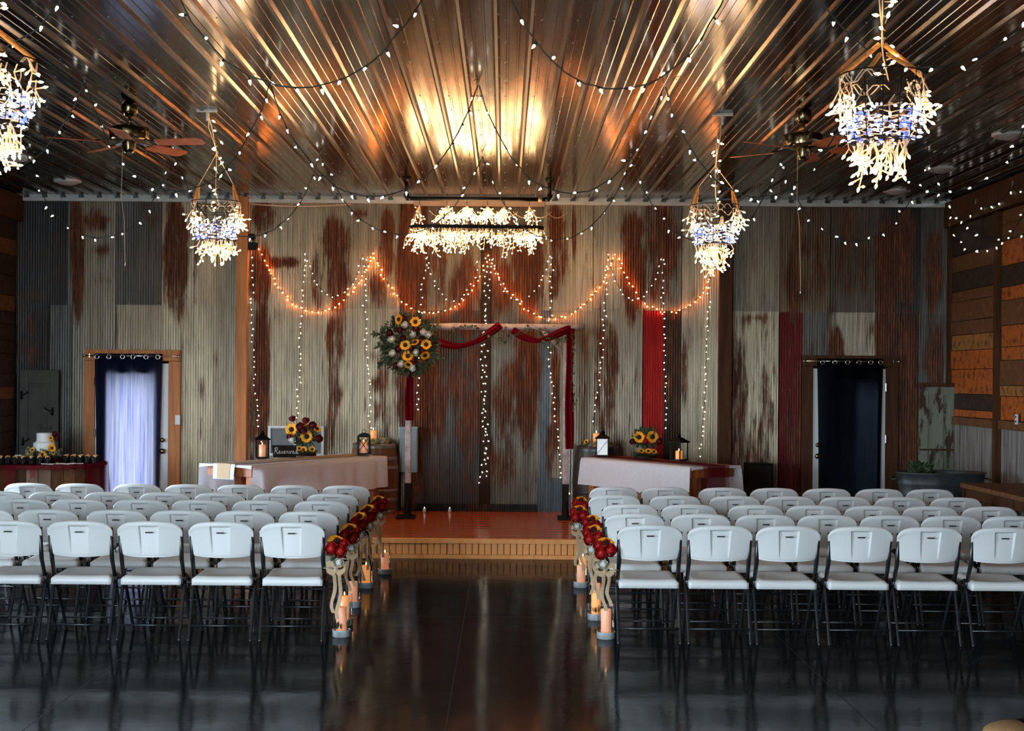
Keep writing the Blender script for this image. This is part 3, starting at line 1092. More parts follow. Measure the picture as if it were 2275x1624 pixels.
def sunflower(parent, loc, d, r=.07):
    k = r / .07
    o = link('sunflower', R.choice(SUN), parent, loc, orient(d), (k, k, k))
    link('flower_centre', SEED, o)
    return o


def rose(parent, loc, d, kind, r=.042, name='rose'):
    k = r / .042
    return link(name, R.choice(ROSE[kind]), parent, loc, orient(d), (k, k, k))


# ================================================================== AISLE DRESSING
def aisle_bouquet(side, ri, lab):
    cx, cy, _ = AISLE[(side, ri)]
    rr = random.Random(100 + ri * 2 + side)
    s = -side        # towards the aisle
    t = thing('aisle_bouquet', lab, 'bouquet', (cx + s * .305, cy - .17, .63), 0, 'bouquets tied to the aisle chairs')
    for q, (dx, dy, dz, rd) in enumerate(((-.02, -.03, .02, .050), (.035, -.02, .0, .052), (.0, .05, .05, .045), (.05, .03, .045, .042))):
        rose(t, (dx * s, dy, dz), (dx * s * 6, -1 + rr.uniform(-.2, .2), .5), 'red', rd, 'red_bloom')
    sunflower(t, (.005 * s, .03, .072), (rr.uniform(-.4, .4), -.55, .85), .066)
    rose(t, (.03 * s, -.04, -.07), (0, -1, .2), 'ivory', .038, 'white_bloom')
    mb = MB()
    for q in range(16):
        leaf_mb(mb, (rr.uniform(-.03, .05) * s, rr.uniform(-.03, .03), rr.uniform(-.09, .0)), (rr.uniform(-1, 1), rr.uniform(-1, 1), rr.uniform(-1, .2)), .07, .014, rr)
    mb.tube([(0, 0, 0), (-.01 * s, .01, -.10), (-.02 * s, .01, -.17)], .010, 6)
    mb.build('foliage', M['leaf'], t, kind='stuff')
    # burlap bow: two loops, two tails
    for a, sg in ((.0, 1), (.0, -1)):
        pts = []
        for q in range(11):
            th = 2 * PI * q / 10
            pts.append((.012 * s + sg * (.035 * (1 - math.cos(th))), -.055 + .006 * math.sin(th), -.115 + .030 * math.sin(th) + .01 * (1 - math.cos(th))))
        ribbon(pts, .020).build('bow_loop', M['burlap'], t, True)
    for sg, L in ((-.5, .26 + rr.uniform(0, .1)), (1, .30 + rr.uniform(-.06, .06))):
        ph = rr.uniform(0, 6)
        pts = [(.012 * s + sg * .025 + .022 * math.sin(q * .9 + ph) * q / 8, -.058 + .012 * math.cos(q * .8 + ph), -.115 - L * q / 8) for q in range(9)]
        ribbon(pts, .0135, True).build('bow_tail', M['burlap'], t, True)
    ribbon([(.012 * s - .014, -.05, -.115), (.012 * s, -.068, -.115), (.012 * s + .014, -.05, -.115)], .016).build('bow_knot', M['burlap'], t, True)
    MB().tube([(-.02 * s, .005, -.115), (-.085 * s, .01, -.115)], .004, 6).build('tie', M['burlap'], t)


def ribbon(pts, hw, vertical=False):
    """a band through pts; hw half width (across: z for loops, x for tails)"""
    mb = MB()
    vs = []
    for i, p in enumerate(pts):
        ax = Vector((1, .5 * math.sin(i * .8), 0)).normalized() if vertical else Vector((0, .3, 1)).normalized()
        p = Vector(p)
        vs += [p - ax * hw, p + Vector((0, -.003, 0)), p + ax * hw]
    fs = []
    for i in range(len(pts) - 1):
        for j in range(2):
            a = i * 3 + j
            fs.append((a, a + 1, a + 4, a + 3))
    return mb.add(vs, fs)


for side, nm in ((-1, 'cake table side'), (1, 'plank wall side')):
    for ri in range(5):
        aisle_bouquet(side, ri, 'red and yellow flower bunch with burlap bow, %s, %s' % (RN[ri], nm))


def candle_vase(name, lab, loc, ch=.165, gh=.235, gr=.062, mm='candle', dish=True, group=None, sprig=False):
    t = thing(name, lab, 'candle', loc, 0, group)
    zb = .05 if dish else .004
    if dish:
        MB().lathe([(.058, 0), (.066, .004), (.067, .046), (.070, .052), (.063, .052), (.061, .012), (.001, .010)], n=28, cap=False).build('dish', M['galv'], t, True)
    MB().lathe([(gr - .004, .014 if dish else 0), (gr, .016 if dish else .002), (gr, gh)], n=28, cap=False).build('glass_cylinder', M['sheen'], t, True)
    MB().lathe([(.0005, .014 if dish else .004), (.038, .014 if dish else .004), (.038, ch + zb - .004), (.035, ch + zb), (.012, ch + zb - .005), (.0005, ch + zb - .006)], n=24, cap=False).build('wax', M[mm], t, True)
    MB().tube([(0, 0, ch + zb - .006), (.001, 0, ch + zb + .006)], .0015, 5).build('wick', M['slot'], t)
    MB().lathe([(.0005, ch + zb + .004), (.005, ch + zb + .012), (.003, ch + zb + .024), (.0005, ch + zb + .032)], n=8, cap=False).build('flame', M['flame'], t, True)
    if sprig:
        mb = MB()
        rr = random.Random(int(loc[1] * 100))
        for q in range(26):
            a = rr.uniform(0, 2 * PI)
            leaf_mb(mb, (math.cos(a) * .045, math.sin(a) * .045, .05 + rr.uniform(0, .03)), (math.cos(a) * .2, math.sin(a) * .2, 1), .045, .009, rr)
        mb.build('foliage', M['leaf'], t, kind='stuff')
    return t


for side, lst in ((-1, [(757, 10.24, 'candle', .165, True), (763, 10.73, 'candle_o', .17, False), (782, 11.56, 'candle', .16, False), (811, 12.63, 'candle_o', .15, False), (853, 13.53, 'candle', .15, False)]),
                  (1, [(1348, 10.24, 'candle', .165, False), (1325.5, 11.04, 'candle_o', .165, True), (1325, 11.5, 'candle', .17, False), (1291, 12.76, 'candle', .15, False), (1295, 13.27, 'candle_o', .16, False)])):
    for i, (px, Y, mm, ch, sp) in enumerate(lst):
        x, _ = point_px(px, 1360, Y)
        candle_vase('candle_vase', 'pillar candle in glass on floor, %s, %s' % (RN[i], 'cake table side' if side < 0 else 'plank wall side'),
                    (x, Y + .06, 0), ch, .235, .062, mm, True, 'glass candles along the aisle', sp)


# ================================================================== STAGE: ARCH
AY = 17.0


def arch():
    t = thing('wedding_arch', 'pale birch wedding arch standing on the red stage', 'arch', (0, AY, SZ))
    xl, xr = -1.14, .742
    zt = 2.33
    for x in (xl, xr):
        sg = 1 if x == xl else -1
        pts = [(x + .004 * math.sin(q), 0, .44 + (zt - .50 - .38) * q / 9) for q in range(10)]
        bevel(MB().box((x, 0, .40 + (zt - .08 - .40) / 2), (.072, .072, zt - .08 - .40)).build('post', M['birch'], t), .014, 3)
        bevel(MB().box((x, 0, .22), (.085, .085, .40)).build('post_foot', M['dark_wood'], t), .006)
        bevel(MB().box((x + (-.02 if sg > 0 else .02), 0, .015 + .0), (.22, .34, .03)).build('base', M['dark_wood'], t), .006)
        for q in (-1, 1):
            MB().tube([(x, q * .03, .22), (x, q * .16, .03)], .016, 6).build('foot_brace', M['dark_wood'], t)
        MB().tube([(x + sg * .03, 0, zt - .34), (x + sg * .30, 0, zt - .07)], .022, 8).build('brace', M['birch'], t, True)
    pts = [(-1.36 + 2.31 * q / 12, .004 * math.sin(q * 2), zt - .04 + .004 * math.sin(q * 1.7)) for q in range(13)]
    MB().tube(pts, [.042 + .003 * math.sin(q * 2.1) for q in range(13)], 10).build('beam', M['birch'], t, True)
    mb = MB()
    for x in (-1.36, .95):
        mb.lathe([(.001, 0), (.040, 0), (.040, .004), (.001, .004)], (x + (.001 if x > 0 else -.005), 0, zt - .04), 12, Matrix.Rotation(PI / 2, 3, 'Y'), False)
    mb.build('log_end', M['dark_wood'], t)
    # birch bark flakes
    mb = MB()
    rr = random.Random(4)
    for q in range(18):
        x = rr.uniform(-.9, .9)
        mb.box((x, -.043, zt - .04 + rr.uniform(-.025, .025)), (rr.uniform(.01, .04), .003, .006), Matrix.Rotation(rr.uniform(-.5, .5), 3, 'Y'))
    mb.build('bark_flake', M['dark_wood'], t, kind='stuff')
    return t


arch()
s185 = FPX / AY
drape = thing('burgundy_drape', 'burgundy chiffon swag draped over the birch arch beam', 'drapery', (0, AY, 0))


def swag_band(px, rw, name, y=-.065, fold=5):
    pts = [P(a, b, AY) - Vector((0, AY, 0)) for a, b in px]
    # resample smooth
    q = []
    for i in range(len(pts) - 1):
        p0, p1, p2, p3 = pts[max(i - 1, 0)], pts[i], pts[i + 1], pts[min(i + 2, len(pts) - 1)]
        for k in range(6):
            u = k / 6
            q.append(.5 * ((2 * p1) + (-p0 + p2) * u + (2 * p0 - 5 * p1 + 4 * p2 - p3) * u * u + (-p0 + 3 * p1 - 3 * p2 + p3) * u ** 3))
    q.append(pts[-1])
    n = len(q)

    def fn(u, v):
        i = min(n - 1, int(round(u * (n - 1))))
        a, b = q[max(i - 1, 0)], q[min(i + 1, n - 1)]
        d = (b - a).normalized()
        nn = Vector((-d.z, 0, d.x))
        w_ = rw * (1 + .25 * math.sin(u * 9))
        yy = y - .030 * math.sin(v * PI) - .010 * math.sin(v * PI * fold + u * 5)
        p = q[i] + nn * w_ * (v - .5) * 2
        return (p.x, yy, p.z)
    MB().grid(fn, n - 1, 14).build(name, M['maroon'], drape, True)


swag_band([(955, 752), (985, 764), (1020, 769), (1055, 760), (1085, 742), (1112, 722)], .040, 'swag')
swag_band([(1138, 733), (1165, 750), (1195, 757), (1225, 748), (1262, 731)], .038, 'swag')


def hang(x0p, x1p, y0p, y1p, name, dep=.065):
    a, b = P(x0p, y0p, AY), P(x1p, y1p, AY)

    def fn(u, v):
        x = a.x + (b.x - a.x) * u
        z = a.z + (b.z - a.z) * v
        return (x + .006 * math.sin(v * 7 + u * 2), -dep - .018 * math.sin(u * PI * 3 + .4) - .006 * math.sin(v * 9), z)
    MB().grid(fn, 24, 24).build(name, M['maroon'], drape, True)


hang(902, 919, 815, 934, 'tail')
hang(1257, 1273, 730, 997, 'tail')
MB().tube([(P(1262, 735, AY).x, -.05, P(1262, 728, AY).z), (P(1262, 735, AY).x, .055, P(1262, 728, AY).z)], .03, 8).build('knot', M['maroon'], drape, True)

# floral spray at the arch corner
fl = thing('floral_spray', 'large sunflower and rose spray on the arch corner above the cake side', 'flower arrangement', (0, AY - .13, 0))
zo = lambda a, b: (820 + a / 9.02, 680 + b / 9.02)


def fp(a, b, y=0.0):
    p = P(*zo(a, b), AY - .13)
    return Vector((p.x, y, p.z))


rr = random.Random(5)
for a, b, d, r in ((612, 275, (-.9, -1, .1), .066), (940, 322, (.1, -1, .05), .066), (740, 785, (-.1, -1, .25), .068), (935, 735, (-.4, -.6, .7), .062), (1152, 772, (.25, -1, .1), .066), (790, 1003, (.0, -1, .3), .070), (1130, 985, (.3, -.7, -.6), .064), (797, 1170, (.0, -.8, -.7), .058)):
    sunflower(fl, fp(a, b, -.11), d, r)
for a, b in ((725, 395), (455, 690), (472, 965), (905, 575), (1083, 535), (1182, 572), (945, 935), (650, 1170), (895, 1243)):
    rose(fl, fp(a, b, -.11), (rr.uniform(-.4, .4), -1, rr.uniform(-.2, .4)), 'ivory', .043, 'white_rose')
for a, b in ((692, 270), (415, 540), (680, 652), (590, 860), (880, 850), (1085, 890), (535, 1205), (905, 1110), (1055, 690), (640, 500), (940, 480), (880, 925)):
    rose(fl, fp(a, b, -.085), (rr.uniform(-.4, .4), -1, rr.uniform(-.2, .4)), 'burg', .044, 'burgundy_rose')
mb = MB()
c = fp(800, 760)
for q in range(900):
    a = rr.uniform(0, 2 * PI)
    d = math.sqrt(rr.random())
    ex = Vector((math.cos(a) * .33 * d, 0, math.sin(a) * .36 * d))
    p = c + ex + Vector((0, -.02 - .07 * (1 - d) + rr.uniform(-.03, .04), 0))
    leaf_mb(mb, p, (math.cos(a) + rr.uniform(-.6, .6), rr.uniform(-1, .2), math.sin(a) + rr.uniform(-.6, .6)), rr.uniform(.04, .075), rr.uniform(.010, .018), rr)
for a, b in ((140, 560), (300, 470), (1300, 250), (1420, 1050), (330, 900), (250, 1160), (1280, 1100), (1330, 420), (1000, 1290), (160, 820)):
    e = fp(a, b, -.05)
    for q in range(26):
        f = rr.uniform(.55, 1.05)
        p = c + (e - c) * f
        leaf_mb(mb, p, ((e - c).normalized().x + rr.uniform(-1, 1), rr.uniform(-.6, .3), (e - c).normalized().z + rr.uniform(-1, 1)), .06, .014, rr)
    mb.tube([c, c + (e - c)], .003, 4)
mb.build('foliage', M['leaf'], fl, kind='stuff')
# ivy along the beam
ivy = thing('ivy_garland', 'thin green ivy garland trailing along the birch beam and post', 'garland', (0, AY - .06, 0))
mb = MB()
for path in ([(1000, 745), (1020, 728), (1050, 722), (1090, 748), (1120, 760), (1150, 740), (1175, 727), (1215, 745), (1245, 760), (1262, 745)], [(1270, 740), (1274, 780), (1270, 830), (1276, 880), (1272, 905)], [(1205, 760), (1222, 775), (1245, 758)]):
    pts = [P(a, b, AY) - Vector((0, AY, 0)) for a, b in path]
    pts = [Vector((p.x, -.03, p.z)) for p in pts]
    mb.tube(pts, .003, 4)
    for i in range(len(pts) - 1):
        for q in range(9):
            p = pts[i].lerp(pts[i + 1], q / 9) + Vector((rr.uniform(-.02, .02), rr.uniform(-.03, 0), rr.uniform(-.025, .025)))
            leaf_mb(mb, p, (rr.uniform(-1, 1), -.5, rr.uniform(-1, .6)), .045, .014, rr)
mb.build('foliage', M['leaf'], ivy, kind='stuff')


# ================================================================== TABLES WITH CLOTHS
def long_table(name, label, corner, along, L, W, side, drop, cloth_label, runner):
    """corner: near corner on the stage; along: unit vector of the long edge; side: +1 when the short edge runs to camera right"""
    ax = Vector((along[0], along[1], 0)).normalized()
    ac = Vector((-ax.y, ax.x, 0)) if side < 0 else Vector((ax.y, -ax.x, 0))
    o = Vector((corner[0], corner[1], SZ))
    T = .735
    t = thing(name, label, 'table', o)

    def pt(a, b, z):
        return ax * a + ac * b + Vector((0, 0, z))

    def obx(a0, a1, b0, b1, z0, z1):
        vs = [pt(a, b, z) for z in (z0, z1) for b in (b0, b1) for a in (a0, a1)]
        return MB().add(vs, [(0, 2, 3, 1), (4, 5, 7, 6), (0, 1, 5, 4), (2, 6, 7, 3), (0, 4, 6, 2), (1, 3, 7, 5)])
    g = .03
    for q in range(4):
        b0 = g + (W - 2 * g) * q / 4
        obx(g, L - g, b0 + .002, b0 + (W - 2 * g) / 4 - .002, T - .035, T - .004).build('tabletop_plank', M['table_red'], t)
    obx(g + .02, g + .05, g + .03, W - g - .03, T - .125, T - .037).build('apron', M['table_red'], t)
    obx(L - g - .05, L - g - .02, g + .03, W - g - .03, T - .125, T - .037).build('apron', M['table_red'], t)
    for b in (g + .03, W - g - .05):
        obx(g + .06, L - g - .06, b, b + .02, T - .125, T - .037).build('apron', M['table_red'], t)
    for a, b in ((g + .03, g + .02), (L - g - .13, g + .02), (g + .45, W - g - .12), (L - g - .45, W - g - .12)):
        if 1:
            bevel(obx(a, a + .10, b, b + .10, 0, T - .127).build('leg', M['table_red'], t), .006)
    # cloth
    cl = thing('tablecloth', cloth_label, 'tablecloth', o)
    nf = 60
    prof = [(0, 0)]
    mb = MB()
    top = [(0 - .0, T + .002)]
    # cross section over W: near skirt, top, far skirt
    sec = []
    ns = 9
    for k in range(ns, 0, -1):
        sec.append(('n', drop * k / ns))
    for k in range(11):
        sec.append(('t', k / 10))
    for k in range(1, ns + 1):
        sec.append(('f', drop * k / ns))
    ph = R.uniform(0, 6)
    rows = []
    for (kd, q) in sec:
        row = []
        for i in range(nf + 1):
            u = i / nf
            a = -.012 + (L + .024) * u
            if kd == 't':
                b = -.006 + (W + .012) * q
                e = min(q, 1 - q)
                z = T + .004 - (.008 if e < .01 else 0)
                row.append(pt(a, b, z))
            else:
                f = q / drop
                wv = (.020 * math.sin(u * 26 + ph) + .014 * math.sin(u * 47 + 1.3 * ph) + .010 * math.sin(u * 75 + ph)) * f * (1 if side < 0 else .35)
                out = .012 + .022 * f + wv
                dz = q * (1 + .03 * math.sin(u * 5 + ph))
                b = -out if kd == 'n' else W + out
                row.append(pt(a + .02 * f * (2 * u - 1), b, T - .006 - dz))
        rows.append(row)
    vs = [p for r in rows for p in r]
    fs = [(j * (nf + 1) + i, j * (nf + 1) + i + 1, (j + 1) * (nf + 1) + i + 1, (j + 1) * (nf + 1) + i) for j in range(len(rows) - 1) for i in range(nf)]
    MB().add(vs, fs).build('cloth', M['linen'], cl, True)
    for aa, sg in ((-.012, -1), (L + .012, 1)):
        def fe(u, v, aa=aa, sg=sg):
            dz = (.020 + .006 * math.sin(u * 9)) * v + .02 * v * (abs(2 * u - 1) ** 6)
            return pt(aa + sg * (.003 + .012 * v), W * u, T + .003 - dz)
        MB().grid(fe, 20, 3).build('end_flap', M['linen'], cl, True)
    # runner down the middle, hanging over the near end
    rn = thing('table_runner', runner[0], 'table runner', o)
    layers = runner[1]
    for mm, hw, lift, hangdown in layers:
        def fr(u, v, hw=hw, lift=lift, hd=hangdown):
            s_ = v * (L + 2 * hd) - hd
            b = W / 2 + runner[2] + (u - .5) * 2 * hw * (1 + .06 * math.sin(s_ * 7))
            wob = .004 * math.sin(u * 11 + s_ * 5) if runner[3] else 0
            if s_ < 0:
                return pt(max(s_, -.036 - lift) - .02 * min(1, max(0, -s_ - .04) * 4), b, T + .012 + lift + min(0, s_ + .036 + lift))
            if s_ > L:
                return pt(min(s_, L + .036 + lift), b, T + .012 + lift - max(0, s_ - L - .036 - lift))
            return pt(s_, b, T + .012 + lift + wob)
        MB().grid(fr, 12, 240).build({'burlap': 'burlap_strip', 'lace': 'lace_border', 'tulle': 'tulle_layer', 'maroon': 'chiffon_layer'}[mm], M[mm], rn, True)
    return t, pt, o


T1, pt1, o1 = long_table('long_table', 'long pine table under white linen, on stage by the cake side', (-2.64, 14.98), (.52, .854), 2.37, .74, -1, .36,
                         'white linen cloth draped on the long table by the cake side', ('burlap runner with white lace edges on the white table', [('lace', .155, 0, .20), ('burlap', .095, .003, .20)], 0, False))
T2, pt2, o2 = long_table('long_table', 'red-stained long table under white linen, on stage by the plank wall side', (2.01, 15.32), (-.536, .844), 2.0, .71, 1, .32,
                         'white linen cloth draped on the red-stained table', ('burgundy tulle runner trailing over the table end', [('tulle', .19, 0, .38), ('tulle', .13, .006, .30)], -.02, True))


def on(o, pt, a, b):
    v = o + pt(a, b, .735 + .024)
    return v


# ---------------- lanterns
def lantern(label, loc, style, rz=0):
    t = thing('lantern', label, 'lantern', loc, rz, 'black candle lanterns on the long tables')
    k = M['black']
    w_, h = .068, .19
    MB().box((0, 0, .008), (2 * w_ + .012, 2 * w_ + .012, .016)).build('base', k, t)
    for sx in (-1, 1):
        for sy in (-1, 1):
            MB().box((sx * w_, sy * w_, .016 + h / 2), (.011, .011, h)).build('post', k, t)
    for sx, sy, rot in ((1, 0, PI / 2), (-1, 0, PI / 2), (0, 1, 0), (0, -1, 0)):
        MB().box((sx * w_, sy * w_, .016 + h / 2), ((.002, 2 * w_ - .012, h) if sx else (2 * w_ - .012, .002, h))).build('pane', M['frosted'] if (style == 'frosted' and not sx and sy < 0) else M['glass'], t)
    zt = .016 + h
    if style == 'arched':
        for sx in (-1, 1):
            poly = [(-w_ - .006, zt)] + [(-(w_ + .006) * math.cos(q * PI / 10), zt + .05 * math.sin(q * PI / 10)) for q in range(11)] + [(w_ + .006, zt)]
        MB().prism(poly, -w_ - .006, w_ + .006).build('roof', k, t)
        for a in (-1, 1):
            MB().tube([(-w_ * a, -w_ - .004, .02), (w_ * a, -w_ - .004, zt)], .004, 6).build('cross_bar', k, t)
        zr = zt + .05
    else:
        MB().add([(-w_ - .022, -w_ - .022, zt), (w_ + .022, -w_ - .022, zt), (w_ + .022, w_ + .022, zt), (-w_ - .022, w_ + .022, zt),
                  (-w_ - .022, -w_ - .022, zt + .008), (w_ + .022, -w_ - .022, zt + .008), (w_ + .022, w_ + .022, zt + .008), (-w_ - .022, w_ + .022, zt + .008),
                  (-.026, -.026, zt + .058), (.026, -.026, zt + .058), (.026, .026, zt + .058), (-.026, .026, zt + .058)],
                 [(3, 2, 1, 0), (0, 1, 5, 4), (1, 2, 6, 5), (2, 3, 7, 6), (3, 0, 4, 7), (4, 5, 9, 8), (5, 6, 10, 9), (6, 7, 11, 10), (7, 4, 8, 11), (8, 9, 10, 11)]).build('roof', k, t)
        MB().lathe([(.026, zt + .056), (.026, zt + .078), (.032, zt + .082), (.012, zt + .098), (.006, zt + .104)], n=10).build('chimney', k, t, True)
        zr = zt + .10
        if style == 'frosted':
            MB().tube([(-w_, -w_ - .004, .02), (w_, -w_ - .004, zt - .01)], .0025, 6).build('cross_bar', k, t)
    ang = [2 * PI * q / 14 for q in range(15)]
    MB().tube([(.022 * math.cos(a), 0, zr + .016 + .022 * math.sin(a)) for a in ang], .003, 6, False).build('ring', k, t, True)
    ch = .095 if style in ('frosted', 'short') else .135
    MB().lathe([(.0005, .017), (.038, .017), (.038, .017 + ch), (.030, .012 + ch), (.0005, .010 + ch)], n=20, cap=False).build('wax', M['candle_o'] if style == 'short' else M['candle'], t, True)
    MB().lathe([(.0005, .014 + ch), (.005, .022 + ch), (.003, .036 + ch), (.0005, .042 + ch)], n=8, cap=False).build('flame', M['flame'], t, True)
    return t


lantern('black lantern with pitched roof at the near end of the cake-side table', on(o1, pt1, .84, .60), 'tall', .25)
lantern('black arched-top lantern with crossed bars beside the rusty wall barrel', on(o1, pt1, 2.2, .20), 'arched', .0)
lantern('black lantern with a bright white frosted pane on the red-stained table', on(o2, pt2, 1.86, .20), 'frosted', -.1)
lantern('black two-paned lantern with short orange candle on burgundy tulle', on(o2, pt2, .70, .42), 'short', .78)


# ---------------- bouquets on the tables
def table_bouquet(label, loc, spec):
    t = thing('table_bouquet', label, 'bouquet', loc)
    bevel(MB().lathe([(.135, 0), (.14, .004), (.14, .028), (.135, .032)], n=24).build('wood_slice', M['dark_wood'], t), .002)
    MB().lathe([(.035, .034), (.045, .037), (.045, .11), (.034, .125), (.036, .14)], n=18, cap=False).build('jar', M['sheen'], t, True)
    rr = random.Random(int(loc[0] * 1000))
    for kind, x, z, d, r in spec:
        p = Vector((x, -.05 if kind != 'y' else -.08, z))
        if kind in ('s', 'y'):
            sunflower(t, p, d, r)
        else:
            rose(t, p, d, {'b': 'burg', 'r': 'red', 'w': 'ivory'}[kind], r, {'b': 'burgundy_rose', 'r': 'red_rose', 'w': 'white_rose'}[kind])
    mb = MB()
    cz = .17
    for q in range(170):
        a = rr.uniform(0, 2 * PI)
        d = rr.random() ** .5
        p = Vector((math.cos(a) * .12 * d, rr.uniform(-.05, .05), cz + .06 + math.sin(a) * .10 * d))
        leaf_mb(mb, p, (math.cos(a), rr.uniform(-1, 1) * .6, math.sin(a) + .2), .065, .014, rr)
    for q in range(60):
        a = rr.uniform(0, 2 * PI)
        leaf_mb(mb, (math.cos(a) * .10, math.sin(a) * .10, .035), (math.cos(a), math.sin(a), .5), .06, .014, rr)
    for q in range(8):
        a = rr.uniform(0, 2 * PI)
        mb.tube([(0, 0, .05), (math.cos(a) * .03, math.sin(a) * .03, .2)], .004, 5)
    mb.build('foliage', M['leaf'], t, kind='stuff')
    return t


table_bouquet('sunflower and burgundy rose bouquet beside the reserved sign', on(o1, pt1, 1.52, .55),
              [('s', -.145, .305, (-.25, -1, .2), .078), ('s', .03, .225, (.15, -1, .1), .076), ('s', .15, .315, (.5, -.6, .6), .055), ('s', -.01, .36, (-.1, -.5, 1), .055),
               ('b', -.13, .415, (-.2, -.6, 1), .044), ('b', .02, .395, (.1, -.6, 1), .046), ('b', .095, .345, (.2, -1, .4), .05), ('b', -.04, .33, (0, -1, .3), .055),
               ('b', -.01, .295, (0, -1, 0), .05), ('b', .165, .205, (.5, -1, 0), .05), ('b', -.15, .225, (-.5, -1, 0), .045), ('w', -.13, .19, (-.3, -1, 0), .05),
               ('y', -.05, .085, (0, -.7, .7), .04), ('y', .0, .075, (0, -1, .4), .042), ('y', .10, .08, (.3, -1, .4), .04)])
table_bouquet('two yellow sunflowers in a jar on the red-stained table', on(o2, pt2, 1.28, .40),
              [('s', -.085, .245, (-.2, -1, .15), .072), ('s', .07, .25, (.15, -1, .1), .076), ('r', -.01, .20, (0, -1, .2), .04), ('b', .14, .2, (.3, -1, 0), .042), ('b', -.16, .19, (-.3, -1, 0), .035),
               ('y', -.06, .085, (0, -.6, .8), .042), ('y', .02, .085, (0, -.7, .7), .044), ('y', .085, .08, (.2, -.7, .7), .04)])

# ---------------- reserved sign
sg_loc = on(o1, pt1, 1.1, .50)
sg = thing('reserved_sign', 'small dark wood sign reading Reserved on the white table', 'sign', sg_loc, 0)
tilt = Matrix.Rotation(-.16, 3, 'X')
bevel(MB().add([tilt @ Vector(v) for v in [(-.125, -.009, 0), (.135, -.009, 0), (.135, .009, 0), (-.125, .009, 0), (-.145, -.009, .14), (.135, -.009, .14), (.135, .009, .14), (-.145, .009, .14)]],
               [(3, 2, 1, 0), (4, 5, 6, 7), (0, 1, 5, 4), (1, 2, 6, 5), (2, 3, 7, 6), (3, 0, 4, 7)]).build('board', M['dark_wood'], sg), .002)
MB().tube([tilt @ Vector((.1, .009, .10)), Vector((.1, .085, .002))], .006, 6).build('easel_leg', M['dark_wood'], sg)
MB().tube([tilt @ Vector((-.1, .009, .10)), Vector((-.1, .085, .002))], .006, 6).build('easel_leg', M['dark_wood'], sg)
GL = {  # script letters in a unit box: list of strokes
    'R': ([[(0, .0), (.12, .55), (.2, 1.0)], [(.02, .8), (.2, 1.05), (.48, 1.0), (.5, .75), (.3, .55), (.14, .5)], [(.2, .52), (.38, .25), (.5, -.05), (.62, 0)]], .60),
    'e': ([[(0, .15), (.22, .28), (.26, .45), (.14, .5), (.06, .3), (.1, .05), (.24, 0), (.4, .15)]], .38),
    's': ([[(0, .1), (.18, .5), (.26, .3), (.24, .05), (.08, 0), (.2, .02), (.36, .15)]], .34),
    'r': ([[(0, .1), (.1, .5), (.16, .38), (.28, .45), (.25, .15), (.3, 0), (.42, .15)]], .40),
    'v': ([[(0, .4), (.08, .5), (.14, .1), (.2, 0), (.32, .4), (.34, .52), (.44, .42)]], .44),
    'd': ([[(.3, .38), (.16, .48), (.04, .25), (.1, .02), (.24, .1), (.34, .5), (.42, 1.0), (.34, .5), (.32, .08), (.42, 0), (.55, .12)]], .5)}
x = -.112
mb = MB()
for ch in 'Reserved':
    st, adv = GL[ch]
    for s_ in st:
        mb.tube([tilt @ Vector((x + a * .073, -.0105, .042 + b * .066)) for a, b in s_], .0028, 5)
    x += adv * .073 + .003
mb.build('lettering', M['white_p'], sg, label='white script lettering reading Reserved')


# ---------------- barrels with candle and wreath
def barrel(label, x, y, h, r, stave, hoop, wl, cl_, flowers):
    t = thing('barrel', label, 'barrel', (x, y, SZ), 0)
    n = 22
    prof = lambda z: r * (.84 + .16 * math.sin(PI * z / h))
    for k in range(n):
        a0, a1 = 2 * PI * k / n + .006, 2 * PI * (k + 1) / n - .006
        vs, fs = [], []
        for j in range(9):
            z = h * j / 8
            for q, a in ((prof(z), a0), (prof(z), a1), (prof(z) - .02, a1), (prof(z) - .02, a0)):
                vs.append((q * math.cos(a), q * math.sin(a), z))
        for j in range(8):
            for i in range(4):
                fs.append((j * 4 + i, j * 4 + (i + 1) % 4, j * 4 + 4 + (i + 1) % 4, j * 4 + 4 + i))
        fs += [(3, 2, 1, 0), (32, 33, 34, 35)]
        MB().add(vs, fs).build('stave', M[stave], t)
    MB().lathe([(prof(h) - .021, h - .045), (prof(h) - .021, h - .025)], n=22).build('head', M[stave], t)
    MB().lathe([(prof(0) - .021, .02), (prof(0) - .021, .04)], n=22).build('head', M[stave], t)
    for z0, z1 in ((.0, .05), (.16, .20), (.27, .31), (h - .31, h - .27), (h - .20, h - .16), (h - .055, h - .0)):
        MB().lathe([(prof(z0) + .002, z0), (prof((z0 + z1) / 2) + .004, (z0 + z1) / 2), (prof(z1) + .002, z1), (prof(z1) - .001, z1), (prof(z0) - .001, z0)], n=32, cap=False).build('hoop', M[hoop], t, True)
    # wreath
    wz = SZ + h - .018
    wr = thing('wreath', wl, 'wreath', (x, y, wz))
    mb = MB()
    rr = random.Random(int(x * 100))
    for q in range(420):
        a = rr.uniform(0, 2 * PI)
        d = .135 + rr.uniform(-.05, .045)
        leaf_mb(mb, (math.cos(a) * d, math.sin(a) * d, rr.uniform(.005, .06)), (math.cos(a + 1.2) + rr.uniform(-.5, .5), math.sin(a + 1.2) + rr.uniform(-.5, .5), rr.uniform(0, .9)), .05, .010, rr)
    mb.build('foliage', M['sage'], wr, kind='stuff')
    for a, zf in flowers:
        sunflower(wr, (math.cos(a) * .16, math.sin(a) * .16, zf), (math.cos(a) * .5, math.sin(a) * .9, .5), .040)
    candle_vase('candle_vase', cl_, (x - .01, y, wz), .17, .235, .062, 'candle_o', False)
    return t


